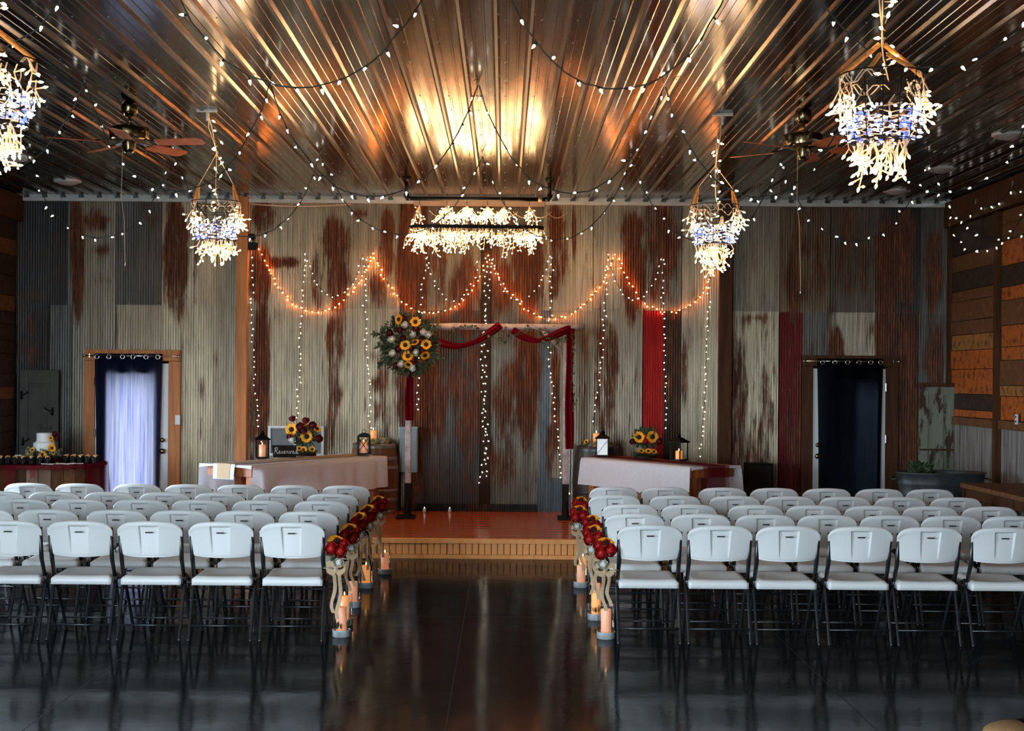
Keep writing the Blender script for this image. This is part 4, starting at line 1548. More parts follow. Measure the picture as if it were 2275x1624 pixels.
barrel('reddish oak barrel behind the cake-side long table', -1.60, 17.59, .865, .305, 'oak', 'hoop', 'pale sage wreath with small sunflowers on the reddish oak barrel',
       'orange candle in clear glass on the reddish oak barrel', [(-2.3, .055), (-1.55, .05), (-.75, .06)])
barrel('near-black barrel behind the red-stained long table', 1.155, 17.59, .85, .305, 'oak_dark', 'hoop_dark', 'sage wreath with small sunflowers on the near-black barrel',
       'orange candle in clear glass on the near-black barrel', [(-2.6, .07), (-1.75, .055), (-.7, .06)])

# ================================================================== THINGS ON THE WALL
# louvred vent behind the bouquet
xa, xb = (598 - 1120) / SW, (722 - 1120) / SW
za, zb = zpx(1012, 660), zpx(946, 660)
v = thing('wall_vent', 'grey louvred wall vent behind the sunflower bouquet', 'vent', ((xa + xb) / 2, YB - .02, (za + zb) / 2))
hw, hh = (xb - xa) / 2, (zb - za) / 2
for nm, a in (('frame_rail', (-hw, hw, -hh, -hh + .03)), ('frame_rail', (-hw, hw, hh - .03, hh)), ('frame_stile', (-hw, -hw + .035, -hh + .03, hh - .03)), ('frame_stile', (hw - .035, hw, -hh + .03, hh - .03)), ('frame_stile', (-.03, .03, -hh + .03, hh - .03))):
    bevel(MB().bx(a[0], a[1], -.045, 0, a[2], a[3]).build(nm, M['white_trim'], v), .003)
for s in (-1, 1):
    for q in range(13):
        z = -hh + .045 + q * (2 * hh - .09) / 12
        MB().box((s * (hw - .035 + .03) / 2, -.02, z), (hw - .068, .03, .006), Matrix.Rotation(.7, 3, 'X')).build('slat', M['vent_grey'], v)
MB().bx(-hw + .03, hw - .03, -.004, 0, -hh + .03, hh - .03).build('backing', M['slot'], v)

# electrical box behind the arch post, conduits
xa, xb = (890 - 1120) / SW, (931 - 1120) / SW
za, zb = zpx(1048, 910), zpx(947, 910)
e = thing('electrical_box', 'grey metal electrical box on the wall behind the arch post', 'electrical box', ((xa + xb) / 2, YB - .04, za))
bevel(MB().bx(-(xb - xa) / 2, (xb - xa) / 2, -.12, 0, 0, zb - za).build('case', mat('grey_enamel', (.20, .22, .215), .4, var=.15), e), .006)
bevel(MB().bx(-(xb - xa) / 2 + .03, (xb - xa) / 2 - .008, -.128, -.121, .02, zb - za - .02).build('door', mat('grey_enamel_door', (.12, .13, .13), .35), e), .004)
for q in (.03, .055, .08):
    MB().tube([(-(xb - xa) / 2 + q, -.05, 0), (-(xb - xa) / 2 + q - .0, -.05, -za + SZ + .05)], .010, 8).build('conduit', M['galv'], e, True)
cd = thing('wall_conduit', 'pair of thin steel conduits down the wall by the arch', 'conduit', ((1266 - 1120) / SW, YB - .045, SZ))
for q, zt in ((0, 1.0), (.04, .86)):
    MB().tube([(q, 0, 0), (q, 0, zt)], .010, 8).build('conduit', M['galv'], cd, True)
# black adapter box on the post, with its white cord
bb = thing('adapter_box', 'small black adapter box on the wall beside the cedar post', 'box', ((562 - 1120) / SW, YB - .03, zpx(556, 562)))
bevel(MB().bx(-.055, .055, -.07, 0, 0, .09).build('case', M['black'], bb), .006)
bevel(MB().bx(-.055, .02, -.06, 0, .13, .20).build('plug', M['black'], bb), .006)
MB().tube([(-.04, -.03, .20), (-.045, -.03, .3), (-.05, -.03, .5), (-.045, -.03, .62)], .006, 6).build('cord', M['wire_w'], bb, True)
MB().tube([(0, -.05, .09), (.02, -.06, .11), (-.02, -.05, .13)], .008, 6).build('cord', M['wire_g'], bb, True)
wc = MB().tube([P(556 + q * 22.4, 453 + 5.5 * math.sin(PI * q / 10) + q * .06, YB - .10) for q in range(11)], .007, 6).build('slack_cable', M['wire_w'], None, True)
tag(wc, 'white cable sagging below the ceiling trim near the cedar post', 'cable')
# black loudspeaker on the floor past the red-stained table
sk = thing('loudspeaker', 'black loudspeaker cabinet on the floor past the red-stained table', 'speaker', (3.13, 17.5, 0))
bevel(MB().bx(-.15, .15, -.17, .17, .012, .86).build('cabinet', M['black'], sk), .01)
bevel(MB().bx(-.135, .135, -.182, -.171, .05, .84).build('grille', mat('speaker_cloth', (.008, .008, .008), .9), sk), .004)
for q in (-1, 1):
    MB().tube([(q * .152, -.05, .6), (q * .172, -.05, .6), (q * .172, .05, .6), (q * .152, .05, .6)], .008, 6).build('handle', M['black'], sk)
    for qq in (-1, 1):
        MB().lathe([(.02, 0), (.018, .012)], (q * .11, qq * .13, 0), 10).build('foot', M['black'], sk)
# switch and outlet
sw = thing('light_switch', 'white light switch on the cedar door casing', 'light switch', ((398 - 1120) / SW, YB - .06, zpx(943, 398)))
bevel(MB().bx(-.032, .032, -.012, 0, 0, .12).build('plate', M['white_p'], sw), .003)
MB().bx(-.006, .006, -.022, -.012, .048, .072).build('toggle', M['white_p'], sw)
ol = thing('wall_outlet', 'white outlet on an orange plank of the plank wall', 'outlet', (XR - .045, 15.42, 1.42))
bevel(MB().bx(-.014, .0, -.035, .035, 0, .11).build('plate', M['white_p'], ol), .003)
for z in (.03, .08):
    MB().bx(-.017, -.014, -.014, .014, z - .012, z + .012).build('socket', M['slot'], ol)
# two small white stubs on the stage
for px, lab in ((943, 'small white tea light on the stage beside the arch foot'), (999, 'small white tea light on the stage further from the arch foot')):
    x_, _ = point_px(px, 1138, 17.7)
    tl = thing('tea_light', lab, 'candle', (x_, 17.70, SZ + .001))
    MB().lathe([(.016, 0), (.019, .002), (.019, .05), (.001, .05)], n=14, cap=False).build('cup', M['white_p'], tl, True)
    MB().lathe([(.0005, .05), (.005, .058), (.0005, .07)], n=8, cap=False).build('flame', M['led'], tl, True)


# ================================================================== CAKE TABLE
CX, CY, CT = -5.36, 16.75, .85
ct = thing('cake_table', 'round slatted wooden table holding the white cake', 'table', (CX, CY, 0))
MB().lathe([(.001, CT - .035), (.66, CT - .035), (.67, CT - .028), (.67, CT - .008), (.66, CT), (.001, CT)], n=64, cap=False).build('tabletop', M['brown'], ct)
n = 26
for k in range(n):
    a0, a1 = 2 * PI * k / n + .006, 2 * PI * (k + 1) / n - .006
    vs = [((.58 + d) * math.cos(a), (.58 + d) * math.sin(a), z) for z in (0, CT - .037) for d in (0, -.022) for a in (a0, a1)]
    MB().add(vs, [(0, 1, 5, 4), (3, 2, 6, 7), (2, 0, 4, 6), (1, 3, 7, 5), (0, 2, 3, 1), (4, 5, 7, 6)]).build('plank', M['plank_d' if k % 3 else 'brown'], ct)
tl = thing('tulle_cover', 'burgundy tulle cover spilling over the round cake table', 'tablecloth', (CX, CY, 0))


def ft(u, v):
    r = .68 * v
    a = 2 * PI * u
    return (r * math.cos(a), r * math.sin(a), CT + .004 + .003 * math.sin(a * 9) * v)


MB().grid(ft, 64, 4).build('top_layer', M['tulle'], tl, True)


def skirt(a0, a1, drop, nm, flare=.05):
    def f(u, v):
        a = a0 + (a1 - a0) * u
        r = .682 + .012 * math.sin(a * 34) * v + flare * v
        return (r * math.cos(a), r * math.sin(a), CT + .002 - drop * v * (1 + .08 * math.sin(u * 9)))
    MB().grid(f, 60, 8).build(nm, M['tulle'], tl, True)


skirt(-PI * .98, -PI * .02, .055, 'rim_band', .0)
skirt(-.62, .35, .55, 'side_fall', .03)
skirt(-2.06, -1.80, .52, 'side_fall', .03)
skirt(-1.55, -1.46, .14, 'ribbon_end', .01)
# cake on its stand
cs = thing('cake_stand', 'low wood cake stand ringed with sunflowers under the white cake', 'cake stand', (CX - .02, CY - .1, CT + .006))
MB().lathe([(.11, 0), (.12, .01), (.10, .03), (.10, .085), (.15, .10), (.155, .125), (.15, .13)], n=32).build('stand', M['dark_wood'], cs, True)
rr = random.Random(9)
mb = MB()
for q in range(150):
    a = rr.uniform(-PI, .6)
    leaf_mb(mb, (math.cos(a) * .155, math.sin(a) * .155, rr.uniform(.07, .15)), (math.cos(a) + rr.uniform(-.6, .6), math.sin(a), rr.uniform(-.3, .8)), .06, .014, rr)
mb.build('foliage', M['sage'], cs, kind='stuff')
for a, z, r in ((-2.35, .12, .036), (-2.05, .15, .034), (-1.35, .10, .045), (-.75, .17, .048), (-.7, .12, .036), (-2.6, .10, .040)):
    sunflower(cs, (math.cos(a) * .18, math.sin(a) * .18, z), (math.cos(a) * .6, math.sin(a), .3), r)
ck = thing('wedding_cake', 'two-tier white wedding cake with a black script topper', 'cake', (CX - .02, CY - .1, CT + .137))
MB().lathe([(.001, 0), (.118, 0), (.121, .006), (.121, .094), (.116, .102), (.001, .104)], n=48, cap=False).build('bottom_tier', M['icing'], ck, True)
MB().lathe([(.001, .104), (.083, .104), (.086, .110), (.087, .204), (.082, .212), (.001, .214)], n=48, cap=False).build('top_tier', M['icing'], ck, True)
mb = MB()
for q in range(40):
    a = 2 * PI * q / 40
    mb.ball((math.cos(a) * .089, math.sin(a) * .089, .108), .006, 6, 4)
mb.build('piped_edge', M['icing'], ck, True, kind='stuff')
for x, z, r in ((.098, .155, .028), (.112, .118, .022), (.118, .06, .034)):
    o = sunflower(ck, (x, -.06, z), (.5, -1, .1), r)
rose(ck, (.13, -.03, .20), (.6, -1, .3), 'burg', .034, 'burgundy_rose')
rose(ck, (.15, -.03, .15), (.6, -1, .3), 'burg', .036, 'burgundy_rose')
# topper: thin script strokes M . d on two pins
mb = MB()
for st in ([(-.085, .25), (-.07, .29), (-.05, .31), (-.055, .24), (-.03, .31), (-.035, .245), (-.015, .30), (-.02, .245), (-.005, .26)],
           [(-.06, .235), (-.035, .27), (-.045, .225), (-.01, .262)], [(.0, .275), (.006, .245), (.02, .272), (.012, .225), (.0, .222), (.03, .255)],
           [(.035, .305), (.038, .25), (.05, .262), (.06, .25)], [(.075, .262), (.06, .268), (.062, .25), (.078, .262), (.09, .31), (.08, .25), (.095, .258)]):
    mb.tube([(a, 0, b) for a, b in st], .0022, 5)
mb.build('script_topper', M['black'], ck)
for x in (-.035, .035):
    MB().tube([(x, 0, .20), (x, 0, .245)], .0015, 5).build('topper_pin', M['black'], ck)

# cupcakes in black paper cups
cc = thing('cupcake', 'x', 'cupcake', (0, 0, 0))
vs, fs = [], []
n = 20
prof = [(.027, 0), (.031, .032), (.042, .066)]
for j, (r, z) in enumerate(prof):
    for k in range(n):
        a = 2 * PI * k / n
        q = r * (1 + .05 * (1 if k % 2 else -1)) + (.004 * (k % 5 == 0) if j == 2 else 0)
        vs.append((q * math.cos(a), q * math.sin(a), z + (.026 * abs(math.sin(2 * PI * k / n * 2)) - .01 if j == 2 else 0)))
for j in range(2):
    for k in range(n):
        fs.append((j * n + k, j * n + (k + 1) % n, j * n + n + (k + 1) % n, j * n + n + k))
fs.append(tuple(range(n - 1, -1, -1)))
MB().add(vs, fs).build('paper_cup', M['cup'], cc)
MB().lathe([(.001, .035), (.033, .042), (.034, .058), (.026, .080), (.012, .090), (.001, .092)], n=14, cap=False).build('cake_top', M['treat'], cc, True)
spots = []
for j in range(2):
    for i in range(8):
        spots.append((CX - .52 + i * .089 + .03 * j, CY - .395 - .092 * j + .012 * abs(i - 3), 'f'))
for i in range(5):
    spots.append((CX + .245 + i * .088, CY - .13 - .012 * i, 'r'))
for i in range(5):
    spots.append((CX + .235 + i * .086, CY - .03 - .01 * i, 'r'))
for i, (x, y, kd) in enumerate(spots):
    lab = 'cupcake in black paper cup in the rows before the white cake' if kd == 'f' else 'cupcake in black paper cup between the cake and the glowing curtain'
    grp = 'cupcakes before the cake' if kd == 'f' else 'cupcakes beside the cake'
    if i == 0:
        cc.location, cc['label'], cc['group'] = (x, y, CT + .009), lab, grp
    else:
        dup(cc, (x, y, CT + .009), R.uniform(0, 6), lab, grp)
# small cards
cm = bevel(MB().box((0, 0, .003), (.085, .05, .004)).build('favour_card', M['card'], None), .001)
tag(cm, 'pale favour card lying on the burgundy tulle by the cupcakes', 'card', 'favour cards on the cake table')
for i, (dx, dy, rz) in enumerate(((.12, -.50, .3), (.20, -.52, -.4), (.27, -.45, .9), (.34, -.46, .1), (.42, -.42, -.6), (.48, -.38, .5), (.25, -.37, .2), (.38, -.34, 1.2))):
    o = cm if i == 0 else cm.copy()
    if i:
        COL.objects.link(o)
    o.location, o.rotation_euler = (CX + dx, CY + dy, CT + .008), (R.uniform(0, .15), R.uniform(-.1, .1), rz)
# cake server with a white tag
cv = thing('tent_card', 'small white tent card behind the cupcakes', 'card', (CX - .26, CY - .28, CT + .008))
for s in (-1, 1):
    MB().box((0, s * .018, .047), (.075, .003, .095), Matrix.Rotation(s * .33, 3, 'X')).build('panel', M['white_p'], cv)
pl = MB().lathe([(.05, 0), (.10, .012), (.105, .018), (.095, .016), (.001, .006)], n=28, cap=False).build('plate', M['white_p'], None, True)
tag(pl, 'white plate on the cake table beside the tent card', 'plate')
pl.location = (CX - .33, CY - .08, CT + .008)

# old panelled door leaning beside the cake table
od = thing('old_door', 'old grey-green panelled door with black hooks behind the cake', 'door panel', (-6.08 + .26, YB - .10, 0))
HD = 1.94
m_ = M['old_paint']
for nm, b in (('stile', (-.25, -.14, 0, HD)), ('stile', (.13, .24, 0, HD)), ('cross_rail', (-.14, .13, HD - .17, HD)), ('cross_rail', (-.14, .13, .75, .9)), ('cross_rail', (-.14, .13, 0, .2))):
    bevel(MB().bx(b[0], b[1], -.035, 0, b[2], b[3]).build(nm, m_, od), .004)
for z0, z1 in ((.2, .75), (.9, HD - .17)):
    bevel(MB().bx(-.142, .132, -.022, -.006, z0, z1).bx(-.11, .10, -.028, -.02, z0 + .04, z1 - .04).build('panel', m_, od), .006)
for x, z, s in ((-.22, 1.62, 1), (-.20, 1.04, 1), (.17, 1.42, -1)):
    MB().box((x, -.04, z), (.03, .012, .10)).tube([(x, -.045, z + .01), (x + s * .03, -.075, z + .005), (x + s * .075, -.08, z + .03), (x + s * .085, -.08, z + .05)], .007, 6).tube([(x, -.045, z - .02), (x, -.08, z - .04), (x + s * .02, -.085, z - .02)], .006, 6).build('hook', M['black'], od)

# chipped door frame on the other side of the stage wall
xa, xb = (2034 - 1120 - 4) / SW, (2128 - 1120 - 4) / SW
pd = thing('chipped_door', 'narrow sage painted door with chipped paint by the plank wall', 'door panel', ((xa + xb) / 2, YB - .22, 0))
wd = xb - xa
HD = 1.83
for nm, b in (('stile', (-wd / 2, -wd / 2 + .11, .02, HD - .02)), ('stile', (.10, .20, .02, HD - .02)), ('cross_rail', (-wd / 2 + .11, .10, HD - .12, HD - .02)), ('cross_rail', (-wd / 2 + .11, .10, .66, .78)), ('cross_rail', (-wd / 2 + .11, .10, .02, .2)), ('mullion', (.0, .035, .78, HD - .12))):
    bevel(MB().bx(b[0], b[1], -.035, 0, b[2], b[3]).build(nm, M['chipped'], pd), .004)
MB().bx(-wd / 2 + .1, .11, -.018, -.006, .2, HD - .1).build('panel', M['chipped'], pd)
bevel(MB().bx(.205, wd / 2, -.05, .02, 0, HD).build('side_board', M['brown'], pd), .004)
bevel(MB().bx(-wd / 2 - .01, wd / 2, -.045, .02, HD - .018, HD + .03).build('top_board', M['brown'], pd), .004)
MB().bx(-wd / 2, .2, -.06, -.036, 1.02, 1.04).build('shelf_strip', M['brown'], pd)

# galvanised tub on a plank stand
tb = thing('wash_tub', 'oval dull galvanised tub with ribbed sides by the plank wall', 'tub', (4.78, 15.55, .50))
MB().lathe([(.001, .012), (.40, .012), (.42, .0), (.43, .02), (.445, .12), (.452, .135), (.448, .15), (.462, .25), (.470, .265), (.466, .28), (.478, .37), (.492, .378), (.492, .39), (.478, .392), (.470, .38), (.43, .03)], n=48, cap=False, sy=.62).build('body', M['galv_dark'], tb, True)
for s in (-1, 1):
    MB().tube([(s * .48, -.07, .33), (s * .53, -.06, .31), (s * .53, .06, .31), (s * .48, .07, .33)], .008, 6).build('handle', M['galv_dark'], tb, True)
ts = thing('tub_stand', 'dark plank stand under the oval galvanised tub', 'stand', (4.78, 15.55, 0))
for q in range(4):
    bevel(MB().bx(-.45, .45, -.24 + q * .12 + .003, -.24 + (q + 1) * .12 - .003, .47, .50).build('plank', M['dark_wood'], ts), .003)
for sx in (-1, 1):
    for sy in (-1, 1):
        MB().bx(sx * .40 - .03, sx * .40 + .03, sy * .19 - .03, sy * .19 + .03, 0, .47).build('leg', M['dark_wood'], ts)
    MB().bx(sx * .40 - .02, sx * .40 + .02, -.16, .16, .40, .47).build('apron', M['dark_wood'], ts)
gp = thing('potted_plant', 'small dark potted plant inside the oval tub', 'plant', (4.55, 15.55, .52))
MB().lathe([(.06, 0), (.085, .16), (.09, .165), (.09, .19), (.08, .19), (.075, .15), (.001, .15)], n=18, cap=False).build('pot', M['dark_wood'], gp, True)
mb = MB()
rr = random.Random(2)
for q in range(140):
    a = rr.uniform(0, 2 * PI)
    e = rr.uniform(.2, 1.2)
    p = Vector((math.cos(a) * .10 * rr.random(), math.sin(a) * .10 * rr.random(), .17 + rr.uniform(0, .27)))
    leaf_mb(mb, p, (math.cos(a), math.sin(a), e), .09, .02, rr)
for q in range(12):
    a = rr.uniform(0, 2 * PI)
    mb.tube([(0, 0, .14), (math.cos(a) * .05, math.sin(a) * .05, .42)], .004, 4)
mb.build('foliage', M['leaf'], gp, kind='stuff')

# long plank table along the plank wall
lt = thing('side_table', 'brown plank table along the plank wall past the white chairs', 'table', (5.10, 13.0, 0))
for q in range(4):
    bevel(MB().bx(-.43 + q * .2 + .002, -.43 + (q + 1) * .2 - .002, -1.5, 1.55, .80, .845).build('plank', M['plank_d'], lt), .004)
bevel(MB().bx(-.42, .36, 1.46, 1.50, .70, .798).bx(-.42, .36, -1.45, -1.41, .70, .798).bx(-.40, -.37, -1.41, 1.46, .70, .798).bx(.31, .34, -1.41, 1.46, .70, .798).build('apron', M['brown'], lt), .003)
for sx in (-.37, .31):
    for sy in (-1.38, 1.42):
        bevel(MB().bx(sx - .04, sx + .04, sy - .04, sy + .04, 0, .70).build('leg', M['brown'], lt), .004)
# tan bag at the frame corner
bg_ = thing('canvas_bag', 'tan canvas bag with black flap on the dark floor', 'bag', (2.66, 7.42, 0), .3)
MB().ball((0, 0, .055), .16, 20, 10, (1, .7, .36)).build('body', M['tan'], bg_, True)
MB().ball((.10, .0, .065), .13, 18, 8, (.9, .72, .40)).build('flap', M['black'], bg_, True)

# ================================================================== CEILING FITTINGS
FAN0 = None


def fan(label, x, y, rz, chain):
    t = thing('ceiling_fan', label, 'ceiling fan', (x, y, ZC), 0, 'brass ceiling fans')
    b = M['brass']
    MB().lathe([(.04, -.005), (.062, -.02), (.070, -.06), (.066, -.10), (.045, -.13), (.02, -.138)], n=28).build('canopy', b, t, True)
    MB().tube([(0, 0, -.135), (0, 0, -.20)], .012, 10).lathe([(.012, -.235), (.05, -.20), (.012, -.185)][::-1], n=16).build('downrod', b, t, True)
    MB().lathe([(.05, -.215), (.155, -.225), (.162, -.235), (.162, -.315), (.155, -.33), (.06, -.345)], n=40).build('motor', b, t, True)
    MB().lathe([(.06, -.342), (.062, -.35), (.05, -.40), (.048, -.43), (.02, -.445)], n=24).build('switch_cup', b, t, True)
    me = None
    for k in range(5):
        a = rz + 2 * PI * k / 5
        rot = Matrix.Rotation(a, 3, 'Z')
        pit = Matrix.Rotation(-.22, 3, 'X')
        pts = [(.24, -.055), (.30, -.065), (.62, -.07), (.655, -.045), (.655, .045), (.62, .07), (.30, .065), (.24, .055)]
        vs = []
        for z in (0, .007):
            for u, v_ in pts:
                p = pit @ Vector((0, v_, z))
                vs.append(rot @ Vector((u, p.y, p.z - .355)))
        n = len(pts)
        MB().add(vs, [tuple(range(n - 1, -1, -1)), tuple(range(n, 2 * n))] + [(i, (i + 1) % n, n + (i + 1) % n, n + i) for i in range(n)]).build('blade', M['blade'], t)
        MB().add([rot @ Vector(p) for p in ((.12, -.02, -.335), (.12, .02, -.335), (.28, .03, -.352), (.28, -.03, -.352), (.12, -.02, -.328), (.12, .02, -.328), (.28, .03, -.345), (.28, -.03, -.345))],
                 [(3, 2, 1, 0), (4, 5, 6, 7), (0, 1, 5, 4), (1, 2, 6, 5), (2, 3, 7, 6), (3, 0, 4, 7)]).build('blade_arm', b, t)
    MB().tube([(-.05, -.02, -.41), (-.055, -.03, -.8), (-.03, -.03, -1.0), (-.02, -.03, chain)], .0022, 5).build('pull_chain', M['wire_w'], t)
    MB().lathe([(.001, chain - .04), (.006, chain - .03), (.003, chain)], (-.02, -.03, 0), 8, cap=False).build('pull_bob', M['chrome'], t, True)
    return t


fan('brass ceiling fan with an orange-lit blade, above the cake side', point_px(288, 235, 11.75)[0], 11.75, -.20, -1.34)
fan('brass ceiling fan behind the large basket chandelier, plank wall side', point_px(1785, 250, 11.85)[0], 11.85, -.02, -1.52)

DISC = None
for i, (px, py, Y, lab) in enumerate(((150, 403, 16.6, 'white ceiling light disc above the cake table door'), (38, 348, 14.8, 'white ceiling light disc behind the cut-off basket chandelier'),
                                     (2090, 373, 15.1, 'white ceiling light disc by the plank wall, middle of three'), (2243, 298, 13.0, 'white ceiling light disc by the plank wall, nearer the camera'),
                                     (1992, 420, 16.9, 'white ceiling light disc by the plank wall, nearer the stage wall'))):
    x, z = point_px(px, py, Y)
    loc = (x, Y, ZC)
    if DISC is None:
        DISC = thing('ceiling_light', lab, 'ceiling light', loc, 0, 'unlit ceiling light discs')
        MB().lathe([(.158, .0), (.160, -.018), (.150, -.024), (.128, -.026)], n=36, cap=False).build('trim_ring', M['white_p'], DISC, True)
        MB().lathe([(.128, -.024), (.10, -.045), (.05, -.058), (.0005, -.062)], n=36, cap=False).build('lens', mat('ribbed_lens', (.45, .45, .43), .3, var=.3, nscale=60), DISC, True)
    else:
        dup(DISC, loc, None, lab)

# ================================================================== CHANDELIERS
BULB8 = [(.0, 0), (.0075, .006), (.0085, .016), (.004, .030), (.0006, .034)]


def add_bulb(mb, p, d, k=1.0, n=5):
    rot = Vector((0, 0, 1)).rotation_difference(Vector(d)).to_matrix()
    mb.lathe([(r * k + 1e-4, z * k) for r, z in ((.003, 0), (.0085, .010), (.006, .024), (.0004, .034))], p, n, rot, True)


def strand(cords, bulbs, p, L, rr, step=.045, k=1.0, spread=.6, branch=.5, lead=Vector((0, 0, -1)), cr=.0028, bl=.035):
    p = Vector(p)
    pts = [p]
    d = lead.copy()
    m = max(2, int(L / step))
    for i in range(m):
        d = (d * .5 + lead * .6 + Vector((rr.uniform(-1, 1), rr.uniform(-1, 1), rr.uniform(-.4, .3))) * spread).normalized()
        p = p + d * step
        pts.append(p)
        if rr.random() < branch:
            e = Vector((rr.uniform(-1, 1), rr.uniform(-1, 1), rr.uniform(-.9, .3))).normalized()
            q = p + e * bl
            cords.tube([p, p.lerp(q, .5), q], [cr, cr, cr * 1.5], 5, False)
            add_bulb(bulbs, q, e, k)
    cords.tube(pts, cr, 4, False)
    add_bulb(bulbs, p, d, k)


def basket(label, x, y, zb, apex, hook, seed, full=True):
    rr = random.Random(seed)
    t = thing('basket_chandelier', label, 'chandelier', (x, y, zb), 0, 'wire basket chandeliers of icicle lights')
    rb, rt, h = .168, .205, .33
    rad = lambda z: rb + (rt - rb) * min(1, max(0, z / h))
    ring = lambda r, z: [(r * math.cos(2 * PI * q / 32), r * math.sin(2 * PI * q / 32), z) for q in range(33)]
    for q in range(6):
        z = h * q / 5
        MB().tube(ring(rad(z), z), .0035 if q in (0, 5) else .0022, 5, False).build('basket_ring', M['black'], t)
    for q in range(14):
        a = 2 * PI * q / 14
        MB().tube([(rad(z) * math.cos(a), rad(z) * math.sin(a), z) for z in (0, h / 2, h)], .0028, 5).build('basket_wire', M['black'], t)
    for q in range(-3, 4):
        yy = rb * q / 3.5
        xx = math.sqrt(max(0, rb * rb - yy * yy))
        MB().tube([(-xx, yy, 0), (xx, yy, 0)], .0022, 4).build('basket_wire', M['black'], t)
    ax = Vector((0, 0, apex - zb))
    # two rope handles and the lines to the hook
    for s in (-1, 1):
        a = Vector((s * rt * .98, 0, h))
        if full:
            b = ax + Vector((s * .012, 0, 0))
            mid = a.lerp(b, .5)
            MB().tube([a, b], .013, 8).build('rope_handle', M['rope'], t)
            MB().tube([Vector((s * rt * .5, -rt * .85, h)), Vector((s * .02, -.04, h + (apex - zb - h) * .62))], .011, 8).build('rope_handle', M['rope'], t)
        else:
            b = a + Vector((-s * .055, 0, .15))
            MB().tube([a + Vector((0, 0, -.01)), b], .013, 8).build('rope_handle', M['rope'], t)
            MB().tube([b, b + Vector((s * .01, .0, -.13))], .011, 8).build('rope_handle', M['rope'], t)
            MB().tube([b, ax], .0035, 5).build('hanging_line', M['wire_w'], t)
    hk = Vector(hook) - Vector((x, y, zb))
    MB().tube([ax, ax.lerp(hk, .5) + Vector((.008, 0, 0)), hk], .0035, 5).build('hanging_line', M['wire_w'], t)
    MB().tube([ax + Vector((.01, .01, 0)), ax.lerp(hk, .6) + Vector((-.02, 0, 0)), hk + Vector((.02, 0, -.02))], .004, 5).build('power_cord', M['wire_w'], t)
    bevel(MB().bx(hk.x - .09, hk.x + .09, hk.y - .012, hk.y + .012, hk.z - .025, hk.z).build('ceiling_bar', M['white_p'], t), .003)
    MB().tube([hk + Vector((0, 0, -.02)), hk + Vector((0, 0, -.10))], .012, 8).build('hook_stem', M['white_p'], t)
    cords, warm, cool, blue = MB(), MB(), MB(), MB()
    # warm icicles draped round the rim and outside of the basket
    for q in range(36):
        a = rr.uniform(0, 2 * PI) if q % 2 else (rr.choice((0, PI)) + rr.uniform(-.7, .7))
        z = h * rr.uniform(.55, 1.03)
        strand(cords, warm, (rt * 1.02 * math.cos(a), rt * 1.02 * math.sin(a), z), rr.uniform(.05, .16), rr, .045, .78, .7, .6, Vector((0, 0, -1)), .0036, .042)
    for q in range(10):
        a = rr.uniform(0, 2 * PI)
        rd = lambda u: (rt * math.cos(a + u), rt * math.sin(a + u), h * .9 + .03 * math.sin(u * 9))
        cords.tube([rd(u * .12) for u in range(10)], .003, 4, False)
    # cool white and blue string wound in the lower half
    for q in range(95):
        a = rr.uniform(0, 2 * PI)
        z = h * rr.uniform(.02, .52)
        r_ = rad(z) * rr.uniform(.80, 1.06)
        add_bulb(cool, (r_ * math.cos(a), r_ * math.sin(a), z), (math.cos(a), math.sin(a), rr.uniform(-.8, .5)), .8)
    for q in range(60):
        a = rr.uniform(0, 2 * PI)
        z = h * rr.uniform(.05, .46)
        r_ = rad(z) * rr.uniform(.7, .93)
        add_bulb(blue, (r_ * math.cos(a), r_ * math.sin(a), z), (math.cos(a), math.sin(a), rr.uniform(-.8, .5)), 1.0)
    for q in range(6):
        z = h * (.06 + .08 * q)
        cords.tube([(rad(z) * .97 * math.cos(u * .35 + q), rad(z) * .97 * math.sin(u * .35 + q), z + .012 * math.sin(u * 2.2)) for u in range(19)], .0028, 4, False)
    # icicle tail below
    for q in range(30):
        a = rr.uniform(0, 2 * PI)
        d = rb * .85 * math.sqrt(rr.random())
        L = (.08 + .24 * (1 - d / rb) * rr.uniform(.5, 1.1))
        strand(cords, warm, (d * math.cos(a), d * math.sin(a), .0), L, rr, .05, .82, .62, .55, Vector((0, 0, -1)), .0038, .045)
    for q in range(5):
        a = rr.uniform(0, 2 * PI)
        strand(cords, warm, (rb * math.cos(a), rb * math.sin(a), .0), .10, rr, .04, .8, .8, .6)
    # lit cord climbing towards the ceiling
    for q in range(12):
        p = Vector((0.02, -.02, h)).lerp(ax + Vector((.01, 0, .25)), q / 11)
        e = Vector((rr.uniform(-1, 1), rr.uniform(-1, .3), rr.uniform(-.6, .6))).normalized()
        cords.tube([p, p + e * .03], .003, 4, False)
        add_bulb(warm, p + e * .03, e)
    cords.tube([(0.03, -.02, h * .9), (0.0, -.03, h + .08), ax], .0035, 4, False)
    cords.build('icicle_cord', M['wire_w'], t, kind='stuff')
    warm.build('warm_bulb', M['warm_big'], t, kind='stuff')
    cool.build('cool_bulb', M['cool'], t, kind='stuff')
    blue.build('blue_bulb', M['blue'], t, kind='stuff')
    return t


